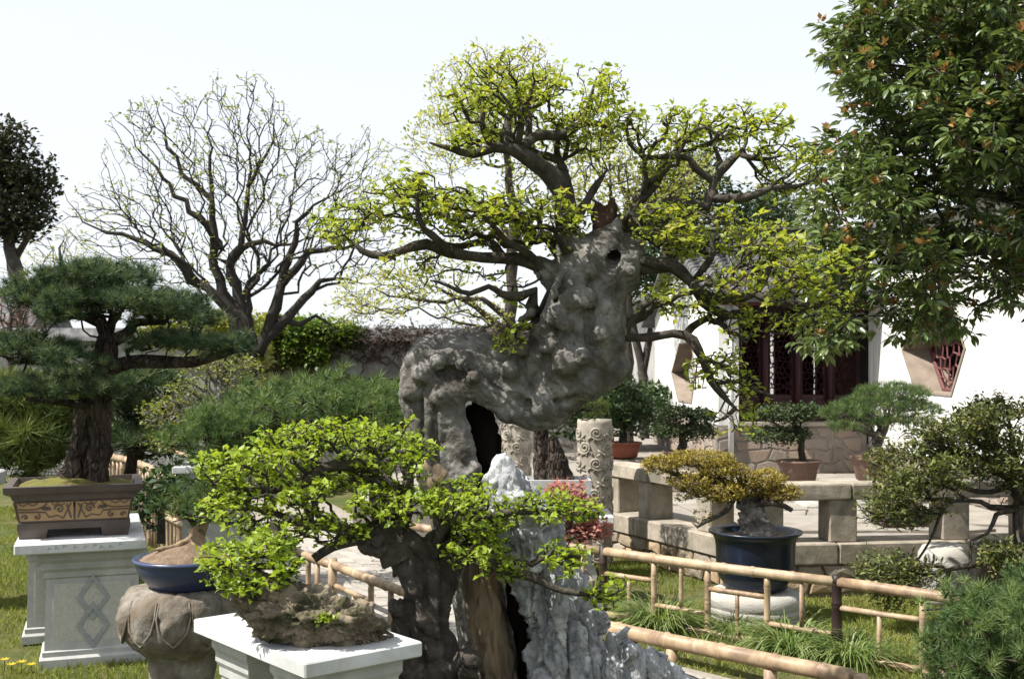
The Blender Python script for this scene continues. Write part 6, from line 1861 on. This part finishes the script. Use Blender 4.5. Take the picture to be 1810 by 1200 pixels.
bgtree('far_cypress', 'dark ragged cypress with bare lower trunk at far left', tuple(Pz(35, 20, 0)),
    [[(45, 800, 20, 14), (35, 520, 20, 13), (25, 460, 20, 12), (10, 410, 20, 9), (0, 340, 20, 7), (-5, 260, 20, 4)], [(25, 460, 20, 8), (50, 420, 20, 6), (70, 380, 20, 3)]],
    [(20, 250, 32, 28, 20, .6), (55, 310, 40, 28, 20, .6), (20, 330, 45, 40, 20, .6), (50, 375, 38, 36, 20, .6), (15, 400, 50, 30, 20, .6), (65, 350, 22, 20, 20, .4), (-20, 300, 40, 80, 20, .6)], 900, M['cypress'], .11, 10, M['bark_dark'], 82, .12, .008, .25, LEAF_S, .16)
bgtree('spring_tree', 'slender tree with pale yellow green leaves behind the great bonsai', tuple(Pz(905, 11.5, 0)),
    [[(910, 930, 11.5, 14), (908, 700, 11.5, 12), (903, 560, 11.5, 11), (905, 430, 11.5, 9), (898, 300, 11.5, 7), (905, 200, 11.5, 4)], [(905, 590, 11.5, 8), (860, 560, 11.5, 6), (800, 520, 11.5, 5), (750, 500, 11.5, 3)], [(905, 570, 11.5, 7), (850, 530, 11.4, 5), (720, 530, 11.4, 4), (650, 500, 11.4, 2)],
     [(903, 420, 11.5, 6), (860, 370, 11.5, 4), (800, 330, 11.5, 3)], [(905, 430, 11.5, 6), (960, 360, 11.5, 4), (1020, 330, 11.5, 3)]],
    [(850, 180, 100, 80, 11.5, .9, .8), (930, 130, 60, 45, 11.5, .7, .8), (790, 250, 70, 60, 11.5, .8, .7), (680, 520, 90, 45, 11.3, .7, .8), (760, 480, 80, 60, 11.4, .7, .5), (620, 545, 40, 30, 11.3, .4, .6), (960, 300, 80, 90, 11.5, .8, .6), (840, 560, 70, 30, 11.4, .5, .4), (700, 300, 50, 60, 11.5, .6, .3)],
    1900, M['leaf_pale'], .045, 4, M['bark_twig'], 83, .09, .003, .12, LEAF_S, .05)
bgtree('pale_tree', 'soft yellow green tree behind the upper right limb of the great bonsai', tuple(Pz(1110, 16, 0)),
    [[(1110, 860, 16, 10), (1112, 640, 16, 9), (1105, 450, 16, 7), (1110, 340, 16, 4)], [(1105, 470, 16, 5), (1160, 380, 16, 4), (1200, 330, 16, 2)]],
    [(1110, 330, 110, 60, 16, 1, 1), (1200, 310, 80, 40, 16, 1, .8), (1060, 270, 60, 40, 16, .8, .6), (1160, 390, 90, 40, 16, .9, .8)], 1100, M['leaf_pale'], .07, 4, M['bark_twig'], 84, .13, .006, .22, LEAF_S, .13)
bgtree('dark_tree', 'dark green tree with forked trunk left of the white gable', tuple(Pz(1130, 20.5, 0)),
    [[(1140, 800, 20.5, 10), (1138, 700, 20.5, 10), (1132, 640, 20.5, 9), (1120, 580, 20.5, 7), (1100, 520, 20.5, 5)], [(1135, 660, 20.5, 8), (1148, 600, 20.5, 7), (1150, 540, 20.5, 5)], [(1148, 560, 20.5, 6), (1220, 480, 20.8, 5), (1280, 400, 21, 3)]],
    [(1290, 400, 130, 60, 21.5, 1.4), (1210, 340, 80, 50, 21, 1.2), (1140, 520, 45, 50, 20.5, .8), (1110, 460, 60, 60, 20.5, .9), (1180, 440, 70, 50, 21, 1), (1350, 380, 70, 40, 22, 1), (1240, 290, 40, 30, 21.5, .7)], 1700, M['leaf_shrub'], .12, 6, M['bark_dark'], 85, .16, .008, .3, LEAF_S, .18)
bgtree('far_thin_tree', 'thin bare sapling with pale buds before the sky right of the bonsai crown', tuple(Pz(1370, 24, 0)),
    [[(1372, 800, 24, 4), (1370, 500, 24, 3), (1368, 350, 24, 2), (1370, 300, 24, 1)], [(1370, 430, 24, 2), (1340, 360, 24, 1)], [(1370, 420, 24, 2), (1395, 350, 24, 1)]],
    [(1370, 370, 60, 60, 24, 1), (1420, 400, 50, 40, 24, 1)], 220, M['leaf_pale'], .07, 3, M['bark_twig'], 86, .2, .006, .3)
bgtree('far_willow', 'hazy pale sapling far behind the layered pine', tuple(Pz(110, 24, 0)), [[(115, 700, 24, 4), (112, 520, 24, 3), (108, 440, 24, 2)], [(113, 540, 24, 2), (150, 460, 24, 1)]],
    [(100, 450, 70, 50, 24, 1.2), (60, 480, 50, 40, 24, 1), (150, 480, 60, 40, 24, 1)], 420, M['leaf_pale'], .06, 3, M['bark_twig'], 87, .2, .005, .3)
bush('garden_shrub', 'dark evergreen shrubs at the foot of the forked tree', tuple(Pz(1080, 18, TZ)), [(1060, 720, 60, 50, 18, .8), (1140, 720, 50, 40, 18, .8), (1000, 740, 50, 40, 16, .8)], 900, .12, M['leaf_shrub'], 92, [[(1080, 800, 18, 6), (1080, 740, 18, 5)]])
bush('white_gate_bush', 'olive bush behind the trunk of the layered pine', tuple(Pz(230, 12, 0)), [(230, 790, 60, 40, 12, .6), (150, 760, 60, 50, 12.5, .6), (60, 700, 60, 40, 13, .6)], 700, .09, M['leaf_juniper'], 93, [[(230, 900, 12, 8), (230, 820, 12, 6)]])

bgtree('plum_tree', 'greyish pink budding plum tree at far left beside the house roof', tuple(Pz(15, 16, 0)), [[(20, 760, 16, 8), (15, 640, 16, 7), (20, 560, 16, 4)], [(16, 620, 16, 5), (60, 560, 16, 3)]],
    [(25, 550, 60, 40, 16, .8), (10, 590, 60, 30, 16, .8)], 420, M['leaf_red'], .03, 2, M['bark_twig'], 88, .12, .005, .2)
# ------------------------------------------------------------------ grasses and flowers
g_ = np.random.default_rng(99)
def arc_blades(n, c, rad, L, w, g, seg=4):
    V, Fc, rn = [], [], []
    for k in range(n):
        a = g.random() * 6.283; b0 = np.array(c) + np.array([math.cos(a), math.sin(a), 0]) * rad * g.random() ** .5 * .5
        out = np.array([math.cos(a + g.normal(0, .4)), math.sin(a + g.normal(0, .4)), 0]); l = L * g.uniform(.6, 1.15); el = g.uniform(.75, 1.45)
        side = np.cross(out, [0, 0, 1.0]); p = b0.copy(); o = len(V); v_ = g.random()
        for s_ in range(seg + 1):
            ww = w * (1 - s_ / seg) ** .7 + .0006
            V += [p - side * ww, p + side * ww]; rn += [v_, v_]
            p = p + (out * math.cos(el) + np.array([0, 0, 1]) * math.sin(el)) * l / seg
            el -= g.uniform(.35, .75)
            p[2] = max(p[2], .005)
        for s_ in range(seg): Fc.append((o + 2 * s_, o + 2 * s_ + 1, o + 2 * s_ + 3, o + 2 * s_ + 2))
    return np.array(V), np.array(Fc), np.array(rn)
for lb, px, d_, rad, n, L in (('arching grass clump behind the second fence panel, nearest the crag', 1165, 6.95, .26, 420, .38), ('arching grass clump left of the right dark fence post', 1395, 6.35, .24, 420, .36),
                              ('arching grass clump right of the right dark fence post', 1500, 6.15, .24, 380, .32), ('small grass clump under the navy pot drum', 1300, 6.75, .14, 140, .25)):
    c_ = Pz(px, d_, 0); v, f, r = arc_blades(n, c_, rad, L, .0042, g_)
    o = mob('grass_clump', v, f, M['grass_long'], None, False, r); tag(o, lb, 'grass', 'arching grass clumps along the bamboo fence')
# lawn
def in_path(x, y):
    i = np.argmin(np.abs((pl[:, 1] + pr[:, 1]) / 2 - y)); a = pl[i, 0]; b = pr[i, 0]
    return False
def lawn(name, x0, x1, y0, y1, n, label):
    p = np.stack([g_.uniform(x0, x1, n), g_.uniform(y0, y1, n), np.zeros(n)], 1)
    # keep off the path: between pl and pr
    yl = np.interp(p[:, 1], pl[::-1, 1], pl[::-1, 0]); yr = np.interp(p[:, 1], pr[::-1, 1], pr[::-1, 0])
    on = (p[:, 0] > yl - .02) & (p[:, 0] < yr + .02)
    nrm1 = np.array([FD[1], -FD[0]]); nrm2 = np.array([-SD[1], SD[0]])
    q = p[:, :2] - BC
    inside = (q @ nrm1 < .18) & (q @ nrm2 < .18)
    dens = vn(p, 1.6) + .5 * vn(p, 5.)
    p = p[~on & ~inside & (dens > .35 + .45 * g_.random(n))]
    p[:, 2] = ground_z(p[:, 0], p[:, 1]) - .014
    m = len(p)
    d = np.stack([g_.normal(0, .55, m), g_.normal(0, .55, m), np.ones(m)], 1)
    rn = np.clip(.55 * vn(p, 2.2, 3.) + .5 * g_.random(m), 0, 1)
    tm = (np.array([(-.09, 0, 0), (.09, 0, 0), (0, 1, .15)], float), np.array([(0, 1, 2)]))
    v, f, r = inst(tm, p, frames(d, g_, g_.random(m) * 6.28), .042 * g_.uniform(.5, 1.3, m), rn)
    tag(mob(name, v, f, M['grass'], None, False, r), label, 'grass', kind='stuff')
lawn('lawn_grass', .2, 5.0, 5.6, 9.6, 90000, 'short lawn grass before the balustrade')
lawn('lawn_grass', -6.5, -1.2, 4.6, 13.0, 150000, 'short grass round the stone table')
fl = thing('yellow_flowers', 'small yellow flowers in the grass at the lower left corner', 'flower', tuple(Pz(40, 6.0, 0)))
for px, py, d_ in ((8, 1178, 6.0), (38, 1182, 5.95), (55, 1186, 5.9), (20, 1190, 5.9)):
    c_ = Pz(px, d_, .0); c_[2] = .06
    mb = MB()
    for k in range(8):
        a = k * .785
        mb.add([c_, c_ + np.array([.018 * math.cos(a - .3), .018 * math.sin(a - .3), .006]), c_ + np.array([.03 * math.cos(a), .03 * math.sin(a), .01]), c_ + np.array([.018 * math.cos(a + .3), .018 * math.sin(a + .3), .006])], [(0, 1, 2, 3)])
    mb.build('flower_head', M['petal'], fl)
    MB().tube([(c_[0], c_[1], -.02), c_], [.003, .002], 5).build('stem', M['grass'], fl)
